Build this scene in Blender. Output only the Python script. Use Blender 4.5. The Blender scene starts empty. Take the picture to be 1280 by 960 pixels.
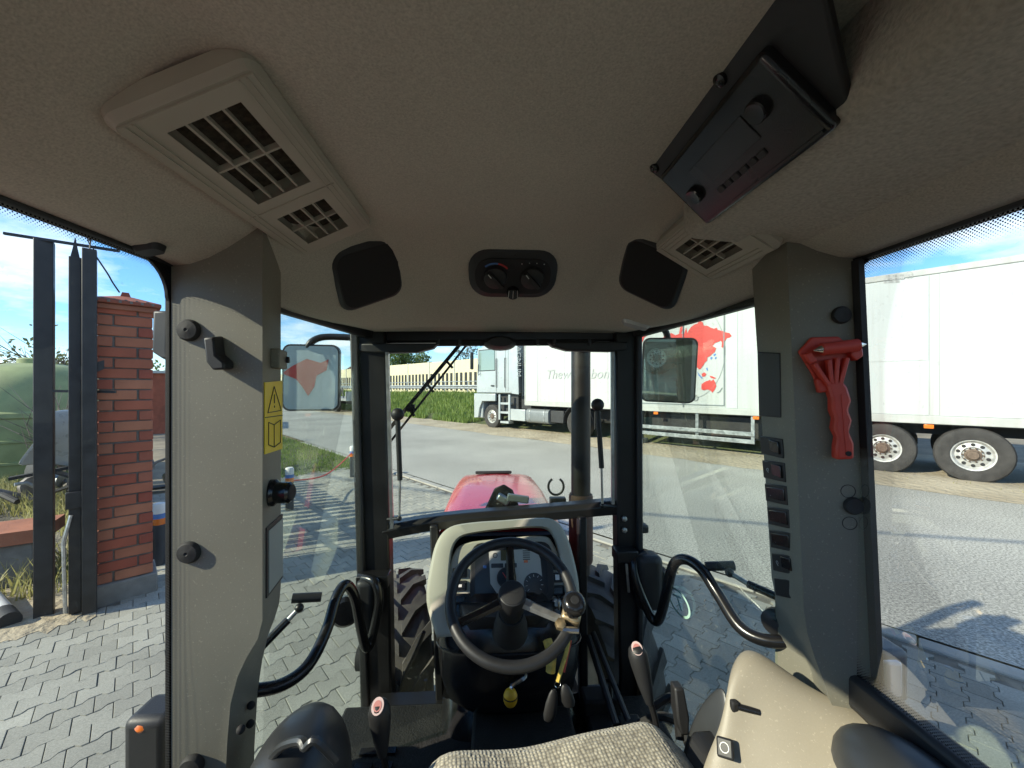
import bpy, bmesh, math, random
from mathutils import Vector, Matrix, noise as mnoise

random.seed(7)
D = bpy.data
SC = bpy.context.scene
COL = SC.collection
R = math.radians
FPX, CX, HY, H = 490.0, 640.0, 484.0, 1.8      # focal length in px, centre, horizon row, eye height

# ------------------------------------------------------------------ camera
cam = D.cameras.new('camera'); cam_o = D.objects.new('camera', cam); COL.objects.link(cam_o)
cam_o.location = (0, 0, H); cam_o.rotation_euler = (R(90), 0, 0)
cam.sensor_width = 36; cam.lens = 36*FPX/1280; cam.shift_y = (HY-480)/1280
cam.clip_start = 0.02; cam.clip_end = 3000
SC.camera = cam_o

# ------------------------------------------------------------------ light
SUN_EL = R(30.5); SUN_TO = Vector((-0.92, -0.39, 0)).normalized()      # horizontal direction to the sun
sun = D.lights.new('sun', 'SUN'); sun.energy = 4.0; sun.angle = R(0.53); sun.color = (1, .91, .74)
sun_o = D.objects.new('sun', sun); COL.objects.link(sun_o)
to_sun = Vector((SUN_TO.x*math.cos(SUN_EL), SUN_TO.y*math.cos(SUN_EL), math.sin(SUN_EL)))
sun_o.rotation_euler = to_sun.to_track_quat('Z', 'Y').to_euler(); sun_o.location = (-20, -9, 15)

world = D.worlds.new('World'); SC.world = world; world.use_nodes = True
wn = world.node_tree.nodes; wl = world.node_tree.links; wn.clear()
wo = wn.new('ShaderNodeOutputWorld'); bg = wn.new('ShaderNodeBackground'); wl.new(bg.outputs[0], wo.inputs[0])
sky = wn.new('ShaderNodeTexSky'); sky.sky_type = 'NISHITA'; sky.sun_disc = False
sky.sun_elevation = SUN_EL; sky.sun_rotation = math.atan2(SUN_TO.x, SUN_TO.y)
sky.air_density = .85; sky.dust_density = .0; sky.ozone_density = 5.0
bg.inputs[1].default_value = 0.15
tc = wn.new('ShaderNodeTexCoord'); sep = wn.new('ShaderNodeSeparateXYZ'); wl.new(tc.outputs['Generated'], sep.inputs[0])
def wmath(op, a, b=None, c=None):
    n = wn.new('ShaderNodeMath'); n.operation = op
    for i, v in enumerate((a, b, c)):
        if v is None: continue
        if isinstance(v, (int, float)): n.inputs[i].default_value = v
        else: wl.new(v, n.inputs[i])
    return n.outputs[0]
zc = wmath('ADD', wmath('MAXIMUM', sep.outputs[2], 0.0), 0.16)
comb = wn.new('ShaderNodeCombineXYZ')
wl.new(wmath('DIVIDE', sep.outputs[0], zc), comb.inputs[0]); wl.new(wmath('DIVIDE', sep.outputs[1], zc), comb.inputs[1])
nz = wn.new('ShaderNodeTexNoise'); nz.inputs['Scale'].default_value = 1.05; nz.inputs['Detail'].default_value = 9; nz.inputs['Roughness'].default_value = .58
wl.new(comb.outputs[0], nz.inputs['Vector'])
cr = wn.new('ShaderNodeValToRGB'); cr.color_ramp.elements[0].position = .50; cr.color_ramp.elements[1].position = .66
wl.new(nz.outputs[0], cr.inputs[0])
cm = wn.new('ShaderNodeMix'); cm.data_type = 'RGBA'
wl.new(wmath('MULTIPLY', cr.outputs[0], .85), cm.inputs[0]); hsv = wn.new('ShaderNodeHueSaturation'); hsv.inputs['Saturation'].default_value = 1.12; wl.new(sky.outputs[0], hsv.inputs['Color']); wl.new(hsv.outputs[0], cm.inputs[6]); cm.inputs[7].default_value = (5.6, 5.9, 6.3, 1)
wl.new(cm.outputs[2], bg.inputs[0])

SC.view_settings.view_transform = 'Standard'; SC.view_settings.look = 'None'
SC.view_settings.exposure = 0.9; SC.view_settings.gamma = 1
SC.view_settings.use_curve_mapping = False
SC.cycles.use_denoising = True
SC.cycles.max_bounces = 10; SC.cycles.transparent_max_bounces = 24; SC.cycles.diffuse_bounces = 5
SC.cycles.caustics_reflective = False; SC.cycles.caustics_refractive = False

# ------------------------------------------------------------------ helpers
def tag(o, label=None, cat=None, group=None, kind=None):
    if label: o['label'] = label
    if cat: o['category'] = cat
    if group: o['group'] = group
    if kind: o['kind'] = kind
    return o
def empty(name, loc=(0,0,0), rz=0, **k):
    o = D.objects.new(name, None); COL.objects.link(o); o.location = loc; o.rotation_euler = (0,0,rz)
    o.empty_display_size = .1
    return tag(o, **k)
def W(px, py, t):                                   # pixel + depth -> world
    return Vector(((px-CX)/FPX*t, t, H+(HY-py)/FPX*t))
def G(px, py, z=0):                                 # pixel -> point on the ground
    t = FPX*(H-z)/(py-HY); return Vector(((px-CX)/FPX*t, t, z))
def V(*a): return Vector(a)

class MB:
    def __init__(s): s.v = []; s.f = []
    def add(s, vs, fs):
        b = len(s.v); s.v += [tuple(p) for p in vs]; s.f += [tuple(b+i for i in f) for f in fs]; return s
    def box(s, c, d, m=None):
        c = Vector(c); x, y, z = d[0]/2, d[1]/2, d[2]/2
        vs = [Vector((i*x, j*y, k*z)) for k in (-1,1) for j in (-1,1) for i in (-1,1)]
        if m is not None: vs = [m @ p for p in vs]
        return s.add([p+c for p in vs], [(0,2,3,1),(4,5,7,6),(0,1,5,4),(2,6,7,3),(0,4,6,2),(1,3,7,5)])
    def b2(s, lo, hi):
        lo = Vector(lo); hi = Vector(hi); return s.box((lo+hi)/2, hi-lo)
    def bar(s, p0, p1, w, d, up=(0,0,1)):           # box from p0 to p1, w across, d along 'up'
        p0 = Vector(p0); p1 = Vector(p1); z = (p1-p0); L = z.length; z.normalize()
        x = z.cross(Vector(up));  x = x.normalized() if x.length > 1e-5 else Vector((1,0,0)); y = x.cross(z)
        m = Matrix((x, y, z)).transposed()
        return s.box((p0+p1)/2, (w, d, L), m)
    def tube(s, path, r, n=10, cap=True):
        path = [Vector(p) for p in path]; rs = r if isinstance(r, (list, tuple)) else [r]*len(path)
        b = len(s.v); prev = None; k = len(path)
        for i, p in enumerate(path):
            tdir = (path[min(i+1,k-1)]-path[max(i-1,0)]).normalized()
            if prev is None:
                x = tdir.orthogonal().normalized()
            else:
                x = prev - tdir*prev.dot(tdir); x.normalize()
            prev = x; y = tdir.cross(x)
            for j in range(n):
                a = 2*math.pi*j/n; s.v.append(tuple(p+(x*math.cos(a)+y*math.sin(a))*rs[i]))
        for i in range(k-1):
            for j in range(n):
                j2 = (j+1) % n
                s.f.append((b+i*n+j, b+i*n+j2, b+(i+1)*n+j2, b+(i+1)*n+j))
        if cap:
            s.f.append(tuple(b+j for j in range(n))[::-1]); s.f.append(tuple(b+(k-1)*n+j for j in range(n)))
        return s
    def lathe(s, prof, o=(0,0,0), axis=(0,0,1), n=24, caps=True):   # prof: (radius, height)
        o = Vector(o); z = Vector(axis).normalized(); x = z.orthogonal().normalized(); y = z.cross(x)
        b = len(s.v); k = len(prof)
        for r, h in prof:
            for j in range(n):
                a = 2*math.pi*j/n; s.v.append(tuple(o+z*h+(x*math.cos(a)+y*math.sin(a))*r))
        for i in range(k-1):
            for j in range(n):
                j2 = (j+1) % n; s.f.append((b+i*n+j, b+i*n+j2, b+(i+1)*n+j2, b+(i+1)*n+j))
        if caps and prof[0][0] > 1e-6: s.f.append(tuple(b+j for j in range(n))[::-1])
        if caps and prof[-1][0] > 1e-6: s.f.append(tuple(b+(k-1)*n+j for j in range(n)))
        return s
    def plate(s, poly, o, ax, ay, depth):           # 2-D outline on the plane (o; ax, ay), from that plane back by depth along -(ax x ay)
        o = Vector(o); ax = Vector(ax); ay = Vector(ay); nrm = ax.cross(ay).normalized(); k = len(poly)
        top = [o+ax*p[0]+ay*p[1] for p in poly]; bot = [p-nrm*depth for p in top]
        return s.add(top+bot, [tuple(range(k)), tuple(range(2*k-1, k-1, -1))]+[(i, k+i, k+(i+1)%k, (i+1)%k) for i in range(k)])
    def ring(s, outer, inner, o, ax, ay, depth):    # outlines with equal counts
        o = Vector(o); ax = Vector(ax); ay = Vector(ay); nrm = ax.cross(ay).normalized(); k = len(outer)
        P = lambda q, d: o+ax*q[0]+ay*q[1]-nrm*d
        vs = [P(q,0) for q in outer]+[P(q,0) for q in inner]+[P(q,depth) for q in outer]+[P(q,depth) for q in inner]
        fs = []
        for i in range(k):
            j = (i+1) % k
            fs += [(i,j,k+j,k+i), (2*k+j,2*k+i,3*k+i,3*k+j), (j,i,2*k+i,2*k+j), (k+i,k+j,3*k+j,3*k+i)]
        return s.add(vs, fs)
    def poly(s, pts, th, nrm=None):                 # 3-D outline with thickness th along nrm
        pts = [Vector(p) for p in pts]; k = len(pts)
        if nrm is None:
            nrm = Vector((0,0,0))
            for i in range(k): nrm += pts[i].cross(pts[(i+1)%k])
        nrm = Vector(nrm).normalized()
        return s.add([p+nrm*th/2 for p in pts]+[p-nrm*th/2 for p in pts],
                     [tuple(range(k)), tuple(range(2*k-1,k-1,-1))]+[(i, k+i, k+(i+1)%k, (i+1)%k) for i in range(k)])
    def loft(s, rings, caps=True):
        b = len(s.v); n = len(rings[0])
        for r in rings: s.v += [tuple(p) for p in r]
        for i in range(len(rings)-1):
            for j in range(n):
                j2 = (j+1)%n; s.f.append((b+i*n+j, b+i*n+j2, b+(i+1)*n+j2, b+(i+1)*n+j))
        if caps:
            s.f.append(tuple(b+j for j in range(n))[::-1]); s.f.append(tuple(b+(len(rings)-1)*n+j for j in range(n)))
        return s
    def grid(s, rows):
        b = len(s.v); n = len(rows[0])
        for r in rows: s.v += [tuple(p) for p in r]
        for i in range(len(rows)-1):
            for j in range(n-1): s.f.append((b+i*n+j, b+i*n+j+1, b+(i+1)*n+j+1, b+(i+1)*n+j))
        return s
    def ball(s, c, r, n=12, sc=(1,1,1)):
        c = Vector(c); b = len(s.v); m = n//2
        for i in range(m+1):
            ph = math.pi*i/m
            for j in range(n):
                a = 2*math.pi*j/n
                s.v.append(tuple(c+Vector((math.sin(ph)*math.cos(a)*r*sc[0], math.sin(ph)*math.sin(a)*r*sc[1], math.cos(ph)*r*sc[2]))))
        for i in range(m):
            for j in range(n):
                j2 = (j+1)%n; s.f.append((b+i*n+j, b+(i+1)*n+j, b+(i+1)*n+j2, b+i*n+j2))
        return s
    def build(s, name, mat, parent=None, smooth=True, bevel=0, seg=2, solid=0, sub=0, label=None, fixn=True, ang=38):
        me = D.meshes.new(name); me.from_pydata(s.v, [], s.f)
        if fixn:
            bm = bmesh.new(); bm.from_mesh(me); bmesh.ops.remove_doubles(bm, verts=bm.verts, dist=1e-6)
            bmesh.ops.recalc_face_normals(bm, faces=bm.faces); bm.to_mesh(me); bm.free()
        if isinstance(mat, str): mat = M[mat]
        me.materials.append(mat)
        if smooth:
            me.shade_smooth(); me.set_sharp_from_angle(angle=R(ang))
        me.update()
        o = D.objects.new(name, me); COL.objects.link(o); o.parent = parent
        if solid:
            m = o.modifiers.new('s', 'SOLIDIFY'); m.thickness = solid; m.offset = 0
        if bevel:
            m = o.modifiers.new('b', 'BEVEL'); m.width = bevel; m.segments = seg; m.limit_method = 'ANGLE'; m.angle_limit = R(35); m.use_clamp_overlap = True
        if sub:
            m = o.modifiers.new('d', 'SUBSURF'); m.levels = sub; m.render_levels = sub
        if label: o['label'] = label
        return o
def inst(src, parent=None, mtx=None, name=None):
    o = src.copy(); COL.objects.link(o); o.parent = parent if parent is not None else src.parent
    if mtx is not None: o.matrix_basis = mtx
    return o
def rrect(w, h, r, n=4, cx=0, cy=0):
    out = []
    for sx, sy, a0 in ((1,1,0), (-1,1,90), (-1,-1,180), (1,-1,270)):
        for i in range(n+1):
            a = R(a0+90*i/n); out.append((cx+sx*(w/2-r)+r*math.cos(a), cy+sy*(h/2-r)+r*math.sin(a)))
    return out
def circ(r, n=20, cx=0, cy=0, sy=1): return [(cx+r*math.cos(2*math.pi*i/n), cy+sy*r*math.sin(2*math.pi*i/n)) for i in range(n)]
def smooth_path(pts, k=6):
    pts = [Vector(p) for p in pts]; out = []
    for i in range(len(pts)-1):
        p0 = pts[max(i-1,0)]; p1 = pts[i]; p2 = pts[i+1]; p3 = pts[min(i+2,len(pts)-1)]
        for j in range(k):
            t = j/k; out.append(.5*((2*p1)+(p2-p0)*t+(2*p0-5*p1+4*p2-p3)*t*t+(3*p1-p0-3*p2+p3)*t**3))
    out.append(pts[-1]); return out
def text(name, body, size, mat, parent, mtx, shear=0, th=.002, label=None, align='LEFT'):
    cu = D.curves.new(name, 'FONT'); cu.body = body; cu.size = size; cu.shear = shear; cu.extrude = th; cu.resolution_u = 3; cu.align_x = align
    to = D.objects.new(name, cu); COL.objects.link(to)
    dg = bpy.context.evaluated_depsgraph_get(); me = D.meshes.new_from_object(to.evaluated_get(dg))
    D.objects.remove(to); me.materials.clear(); me.materials.append(M[mat])
    o = D.objects.new(name, me); COL.objects.link(o); o.parent = parent; o.matrix_basis = mtx
    if label: o['label'] = label
    return o
def frame_mtx(o, ax, ay):
    ax = Vector(ax).normalized(); ay = Vector(ay).normalized(); az = ax.cross(ay)
    m = Matrix((ax, ay, az)).transposed().to_4x4(); m.translation = Vector(o); return m

# ------------------------------------------------------------------ materials
M = {}
def mat(name, col, rough=.5, metal=0, var=0, vscale=6, bump=0, bscale=60, coat=0, spec=.5, col2=None, dist=.002, sheen=0, detail=4):
    m = D.materials.new(name); m.use_nodes = True; nt = m.node_tree; p = nt.nodes['Principled BSDF']
    p.inputs['Base Color'].default_value = (*col, 1); p.inputs['Roughness'].default_value = rough; p.inputs['Metallic'].default_value = metal
    p.inputs['Specular IOR Level'].default_value = spec; p.inputs['Coat Weight'].default_value = coat; p.inputs['Coat Roughness'].default_value = .06
    p.inputs['Sheen Weight'].default_value = sheen
    tcn = nt.nodes.new('ShaderNodeTexCoord')
    if var or col2:
        n = nt.nodes.new('ShaderNodeTexNoise'); n.inputs['Scale'].default_value = vscale; n.inputs['Detail'].default_value = 6
        nt.links.new(tcn.outputs['Object'], n.inputs['Vector'])
        r = nt.nodes.new('ShaderNodeValToRGB'); r.color_ramp.elements[0].position = .3; r.color_ramp.elements[1].position = .7
        c2 = col2 or [min(1, c*(1+var)) for c in col]; c1 = col if col2 else [c*(1-var) for c in col]
        r.color_ramp.elements[0].color = (*c1, 1); r.color_ramp.elements[1].color = (*c2, 1)
        nt.links.new(n.outputs[0], r.inputs[0]); nt.links.new(r.outputs[0], p.inputs['Base Color'])
        rr = nt.nodes.new('ShaderNodeMath'); rr.operation = 'MULTIPLY_ADD'; nt.links.new(n.outputs[0], rr.inputs[0]); rr.inputs[1].default_value = .25; rr.inputs[2].default_value = max(0, rough-.12)
        nt.links.new(rr.outputs[0], p.inputs['Roughness'])
    if bump:
        n2 = nt.nodes.new('ShaderNodeTexNoise'); n2.inputs['Scale'].default_value = bscale; n2.inputs['Detail'].default_value = detail
        nt.links.new(tcn.outputs['Object'], n2.inputs['Vector'])
        b = nt.nodes.new('ShaderNodeBump'); b.inputs['Strength'].default_value = bump; b.inputs['Distance'].default_value = dist
        nt.links.new(n2.outputs[0], b.inputs['Height']); nt.links.new(b.outputs[0], p.inputs['Normal'])
    M[name] = m; return m
def nodes_of(m):
    nt = m.node_tree; return nt, nt.nodes, nt.links, nt.nodes['Principled BSDF']
def mth(nt, op, a, b=None, c=None):
    n = nt.nodes.new('ShaderNodeMath'); n.operation = op
    for i, v in enumerate((a, b, c)):
        if v is None: continue
        if isinstance(v, (int, float)): n.inputs[i].default_value = v
        else: nt.links.new(v, n.inputs[i])
    return n.outputs[0]
# cab interior
mat('vent_plastic', (.43,.405,.335), .6, var=.06, vscale=10, bump=.1, bscale=300)
mat('pillar_plastic', (.19,.182,.142), .55, var=.13, vscale=5, bump=.25, bscale=420, dist=.0006)
mat('fender_plastic', (.265,.235,.18), .5, var=.14, vscale=4, bump=.22, bscale=380, dist=.0006)
mat('dash_beige', (.47,.455,.375), .5, var=.05, vscale=6, bump=.2, bscale=350, dist=.0006)
mat('black_plastic', (.018,.018,.019), .5, var=.2, vscale=8, bump=.2, bscale=300, dist=.0008)
mat('black_matte', (.012,.012,.013), .75, var=.2, vscale=10, bump=.2, bscale=200)
mat('black_gloss', (.012,.012,.013), .22, var=.25, vscale=9, bump=.05, bscale=90)
mat('black_steel', (.014,.0135,.014), .38, var=.25, vscale=6, bump=.08, bscale=80)
mat('rubber', (.02,.02,.02), .7, var=.3, vscale=12, bump=.3, bscale=120)
mat('fender_black', (.03,.032,.034), .38, var=.25, vscale=5, bump=.25, bscale=300, dist=.0006)
mat('floor_rubber', (.011,.011,.0105), .85, var=.5, vscale=25, bump=.8, bscale=160, dist=.004)
mat('grille_cloth', (.012,.012,.012), .85, bump=1, bscale=700, dist=.002)
mat('filter_mesh', (.055,.045,.032), .9, var=.6, vscale=90, bump=.8, bscale=200)
mat('chrome', (.7,.7,.68), .2, 1)
mat('steel', (.45,.45,.44), .4, .9, var=.2, vscale=30)
mat('brass', (.45,.34,.2), .4, .8, var=.4, vscale=60)
mat('hammer_red', (.55,.05,.03), .45, var=.1, vscale=20, bump=.1, bscale=200)
mat('tractor_red', (.46,.012,.016), .28, var=.05, vscale=3, coat=.35)
mat('yellow_knob', (.75,.42,.02), .5, var=.15, vscale=40)
mat('sticker_yellow', (.85,.62,.02), .45, var=.05, vscale=20)
mat('print_black', (.02,.02,.02), .6)
mat('print_white', (.75,.75,.72), .6)
mat('print_grey', (.42,.43,.42), .6)
mat('print_red', (.6,.06,.06), .5)
mat('print_blue', (.08,.2,.5), .5)
mat('emblem_red', (.5,.2,.18), .5)
mat('emblem', (.62,.46,.44), .4)
mat('cluster_grey', (.5,.51,.46), .5)
mat('cluster_dark', (.02,.022,.024), .25)
mat('lcd', (.10,.085,.03), .25)
mat('label_grey', (.30,.34,.32), .35)
mat('ribbon', (.7,.5,.1), .6, var=.3, vscale=60)
mat('ribbon_red', (.55,.06,.04), .6)
mat('lamp_amber', (.75,.18,.02), .25, coat=.5)
mat('lamp_clear', (.55,.57,.58), .15, coat=.8)
mat('exhaust', (.018,.0155,.014), .48, .3, var=.35, vscale=14)
mat('exhaust_rust', (.09,.05,.035), .7, .2, var=.4, vscale=20)
mat('mirror_glass', (.80,.84,.82), .012, 1)
# seat cloth with a woven relief
m = mat('seat_cloth', (.40,.365,.28), .9, sheen=.2); nt, N, Lk, P = nodes_of(m)
t_ = N.new('ShaderNodeTexCoord'); mp = N.new('ShaderNodeMapping'); mp.inputs['Scale'].default_value = (125, 125, 125); Lk.new(t_.outputs['Object'], mp.inputs[0])
vo = N.new('ShaderNodeTexVoronoi'); vo.inputs['Scale'].default_value = 1; vo.inputs['Randomness'].default_value = .35; Lk.new(mp.outputs[0], vo.inputs['Vector'])
rp = N.new('ShaderNodeValToRGB'); rp.color_ramp.elements[0].position = .25; rp.color_ramp.elements[0].color = (.50,.455,.35,1); rp.color_ramp.elements[1].position = .75; rp.color_ramp.elements[1].color = (.16,.14,.105,1)
Lk.new(vo.outputs['Distance'], rp.inputs[0]); Lk.new(rp.outputs[0], P.inputs['Base Color'])
bp = N.new('ShaderNodeBump'); bp.invert = True; bp.inputs['Strength'].default_value = .9; bp.inputs['Distance'].default_value = .004; Lk.new(vo.outputs['Distance'], bp.inputs['Height']); Lk.new(bp.outputs[0], P.inputs['Normal'])

def grain(name, col, scale, amp, rough=.95, big=2.5, bamp=.18, bump=.5, dist=.0015, specks=0):
    m = mat(name, col, rough, sheen=.1) if name not in M else M[name]; nt, N, Lk, P = nodes_of(m)
    t_ = N.new('ShaderNodeTexCoord'); n = N.new('ShaderNodeTexNoise'); n.inputs['Scale'].default_value = scale; n.inputs['Detail'].default_value = 3; Lk.new(t_.outputs['Object'], n.inputs['Vector'])
    n2 = N.new('ShaderNodeTexNoise'); n2.inputs['Scale'].default_value = big; n2.inputs['Detail'].default_value = 7; Lk.new(t_.outputs['Object'], n2.inputs['Vector'])
    f = mth(nt,'ADD', mth(nt,'MULTIPLY_ADD', n.outputs[0], 2*amp, 1-amp), mth(nt,'MULTIPLY_ADD', n2.outputs[0], 2*bamp, -bamp))
    if specks:
        n3 = N.new('ShaderNodeTexNoise'); n3.inputs['Scale'].default_value = 210; n3.inputs['Detail'].default_value = 1; Lk.new(t_.outputs['Object'], n3.inputs['Vector'])
        f = mth(nt,'ADD', f, mth(nt,'MULTIPLY', mth(nt,'GREATER_THAN', n3.outputs[0], .70), specks))
    vm = N.new('ShaderNodeVectorMath'); vm.operation = 'SCALE'; vm.inputs[0].default_value = col; Lk.new(f, vm.inputs['Scale']); Lk.new(vm.outputs[0], P.inputs['Base Color'])
    b = N.new('ShaderNodeBump'); b.inputs['Strength'].default_value = bump; b.inputs['Distance'].default_value = dist; Lk.new(n.outputs[0], b.inputs['Height']); Lk.new(b.outputs[0], P.inputs['Normal'])
grain('headliner', (.47,.436,.366), 330, .40); grain('headliner_pad', (.44,.408,.342), 170, .42, bump=.8, dist=.003)
grain('pillar_plastic', (.19,.182,.145), 420, .10, .55, 4, .22, .3, .0006, .35); grain('fender_plastic', (.27,.24,.185), 380, .08, .5, 3.5, .25, .25, .0006, .25)
def glass(name, tint=(.80,.88,.83), dust=.035, frit=None):
    m = D.materials.new(name); m.use_nodes = True; nt = m.node_tree; N = nt.nodes; Lk = nt.links; N.clear()
    out = N.new('ShaderNodeOutputMaterial'); tr = N.new('ShaderNodeBsdfTransparent'); tr.inputs[0].default_value = (*[c**.5 for c in tint], 1)
    gl = N.new('ShaderNodeBsdfGlossy'); gl.inputs['Roughness'].default_value = .0
    fr = N.new('ShaderNodeFresnel'); fr.inputs[0].default_value = 1.45
    mx = N.new('ShaderNodeMixShader'); Lk.new(mth(nt,'MULTIPLY',fr.outputs[0],.28), mx.inputs[0]); Lk.new(tr.outputs[0], mx.inputs[1]); Lk.new(gl.outputs[0], mx.inputs[2])
    df = N.new('ShaderNodeBsdfDiffuse'); df.inputs[0].default_value = (.7,.68,.62,1)
    tcn = N.new('ShaderNodeTexCoord'); n1 = N.new('ShaderNodeTexNoise'); n1.inputs['Scale'].default_value = 5; n1.inputs['Detail'].default_value = 8; Lk.new(tcn.outputs['Object'], n1.inputs['Vector'])
    n2 = N.new('ShaderNodeTexNoise'); n2.inputs['Scale'].default_value = 130; n2.inputs['Detail'].default_value = 2; Lk.new(tcn.outputs['Object'], n2.inputs['Vector'])
    sp = mth(nt,'MULTIPLY', mth(nt,'GREATER_THAN', n2.outputs[0], .69), .10)
    fac = mth(nt,'ADD', mth(nt,'MULTIPLY', mth(nt,'POWER', n1.outputs[0], 2.0), dust*2), sp)
    mx2 = N.new('ShaderNodeMixShader'); Lk.new(fac, mx2.inputs[0]); Lk.new(mx.outputs[0], mx2.inputs[1]); Lk.new(df.outputs[0], mx2.inputs[2])
    last = mx2.outputs[0]
    if frit:                                        # printed dot border: bounds in metres on the pane's UV map
        bx, by, cxx, cyy, rad, wid, pitch = frit
        uv = N.new('ShaderNodeUVMap'); sx = N.new('ShaderNodeSeparateXYZ'); Lk.new(uv.outputs[0], sx.inputs[0])
        qx = mth(nt,'SUBTRACT', mth(nt,'ABSOLUTE', mth(nt,'SUBTRACT', sx.outputs[0], cxx)), bx-rad)
        qy = mth(nt,'SUBTRACT', mth(nt,'ABSOLUTE', mth(nt,'SUBTRACT', sx.outputs[1], cyy)), by-rad)
        ax_ = mth(nt,'MAXIMUM', qx, 0); ay_ = mth(nt,'MAXIMUM', qy, 0)
        ln = mth(nt,'SQRT', mth(nt,'ADD', mth(nt,'MULTIPLY',ax_,ax_), mth(nt,'MULTIPLY',ay_,ay_)))
        sd = mth(nt,'SUBTRACT', mth(nt,'ADD', ln, mth(nt,'MINIMUM', mth(nt,'MAXIMUM', qx, qy), 0)), rad)   # <0 inside
        gx = mth(nt,'DIVIDE', sx.outputs[0], pitch); gy = mth(nt,'DIVIDE', sx.outputs[1], pitch)
        a1 = mth(nt,'ADD', gx, gy); a2 = mth(nt,'SUBTRACT', gx, gy)
        c1 = mth(nt,'SUBTRACT', mth(nt,'FRACT', a1), .5); c2 = mth(nt,'SUBTRACT', mth(nt,'FRACT', a2), .5)
        rr = mth(nt,'SQRT', mth(nt,'ADD', mth(nt,'MULTIPLY',c1,c1), mth(nt,'MULTIPLY',c2,c2)))
        lim = mth(nt,'MULTIPLY_ADD', sd, .50/wid, .50)                 # dot radius shrinks away from the edge
        dots = mth(nt,'LESS_THAN', rr, lim)
        bk = N.new('ShaderNodeBsdfDiffuse'); bk.inputs[0].default_value = (.01,.01,.011,1)
        mx3 = N.new('ShaderNodeMixShader'); Lk.new(dots, mx3.inputs[0]); Lk.new(last, mx3.inputs[1]); Lk.new(bk.outputs[0], mx3.inputs[2]); last = mx3.outputs[0]
    Lk.new(last, out.inputs[0]); M[name] = m
    m.use_transparent_shadow = True if hasattr(m, 'use_transparent_shadow') else None
    return m
glass('glass_front', (.90,.955,.885), .018)
glass('glass_door', (.82,.915,.83), .025)
glass('glass_truck', (.45,.55,.52), .02)
# outdoors
mat('dirt', (.17,.145,.105), .95, col2=(.30,.26,.19), vscale=1.2, bump=.8, bscale=25, dist=.03)
mat('sand', (.30,.25,.17), .95, col2=(.46,.40,.29), vscale=.9, bump=1, bscale=9, dist=.06, detail=8)
mat('gravel_dirt', (.12,.105,.08), .95, col2=(.32,.29,.23), vscale=7, bump=1, bscale=30, dist=.04)
mat('soil_green', (.06,.085,.025), .95, col2=(.13,.13,.055), vscale=2, bump=.8, bscale=20, dist=.05)
mat('kerb_concrete', (.36,.35,.31), .9, var=.15, vscale=5, bump=.4, bscale=90)
mat('brick', (.34,.105,.058), .85, var=.28, vscale=3.1, bump=.5, bscale=60, dist=.004)
mat('brick_b', (.29,.088,.052), .85, var=.28, vscale=3.7, bump=.5, bscale=60, dist=.004)
for bn in ('brick','brick_b'):
    nt, N, Lk, P = nodes_of(M[bn]); src = P.inputs['Base Color'].links[0].from_socket
    oi = N.new('ShaderNodeObjectInfo'); hs2 = N.new('ShaderNodeHueSaturation'); Lk.new(src, hs2.inputs['Color'])
    Lk.new(mth(nt,'MULTIPLY_ADD', oi.outputs['Random'], .018, .492), hs2.inputs['Hue']); Lk.new(mth(nt,'MULTIPLY_ADD', oi.outputs['Random'], -.10, 1.04), hs2.inputs['Saturation'])
    g2 = N.new('ShaderNodeNewGeometry'); n9 = N.new('ShaderNodeTexNoise'); n9.inputs['Scale'].default_value = 2.3; n9.inputs['Detail'].default_value = 8; Lk.new(g2.outputs['Position'], n9.inputs['Vector'])
    Lk.new(mth(nt,'ADD', mth(nt,'MULTIPLY_ADD', oi.outputs['Random'], .22, .58), mth(nt,'MULTIPLY', n9.outputs[0], .6)), hs2.inputs['Value']); Lk.new(hs2.outputs[0], P.inputs['Base Color'])
mat('mortar', (.15,.14,.125), .95, var=.2, vscale=30, bump=.5, bscale=120)
mat('plinth', (.20,.195,.18), .95, var=.2, vscale=10, bump=.5, bscale=60)
mat('gate_paint', (.024,.023,.023), .5, var=.5, vscale=10, bump=.25, bscale=70)
mat('tank_green', (.25,.29,.13), .55, var=.25, vscale=2.5, bump=.15, bscale=25)
mat('trailer_white', (.50,.52,.495), .35, var=.02, vscale=.8)
mat('trailer_white_b', (.54,.57,.55), .3, var=.02, vscale=.8)
mat('trailer_rail', (.46,.47,.44), .4, var=.08, vscale=5)
for tn in ('trailer_white','trailer_white_b','trailer_rail'):
    nt, N, Lk, P = nodes_of(M[tn]); src = P.inputs['Base Color'].links[0].from_socket
    t9 = N.new('ShaderNodeTexCoord'); mp9 = N.new('ShaderNodeMapping'); mp9.inputs['Scale'].default_value = (5,5,.22); Lk.new(t9.outputs['Object'], mp9.inputs[0])
    n9 = N.new('ShaderNodeTexNoise'); n9.inputs['Scale'].default_value = 1.6; n9.inputs['Detail'].default_value = 9; Lk.new(mp9.outputs[0], n9.inputs['Vector'])
    r9 = N.new('ShaderNodeValToRGB'); r9.color_ramp.elements[0].position = .50; r9.color_ramp.elements[1].position = .78; r9.color_ramp.elements[0].color = (0,0,0,1); r9.color_ramp.elements[1].color = (.30,.30,.30,1); Lk.new(n9.outputs[0], r9.inputs[0])
    m9 = N.new('ShaderNodeMix'); m9.data_type = 'RGBA'; Lk.new(r9.outputs[0], m9.inputs[0]); Lk.new(src, m9.inputs[6]); m9.inputs[7].default_value = (.30,.28,.23,1); Lk.new(m9.outputs[2], P.inputs['Base Color'])
mat('map_red', (.62,.045,.035), .45, var=.05, vscale=3)
mat('truck_window', (.22,.30,.28), .08, .0, spec=1.0)
mat('chassis', (.02,.02,.02), .7, var=.4, vscale=5)
mat('galvanised', (.34,.36,.36), .45, .7, var=.35, vscale=9)
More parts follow.
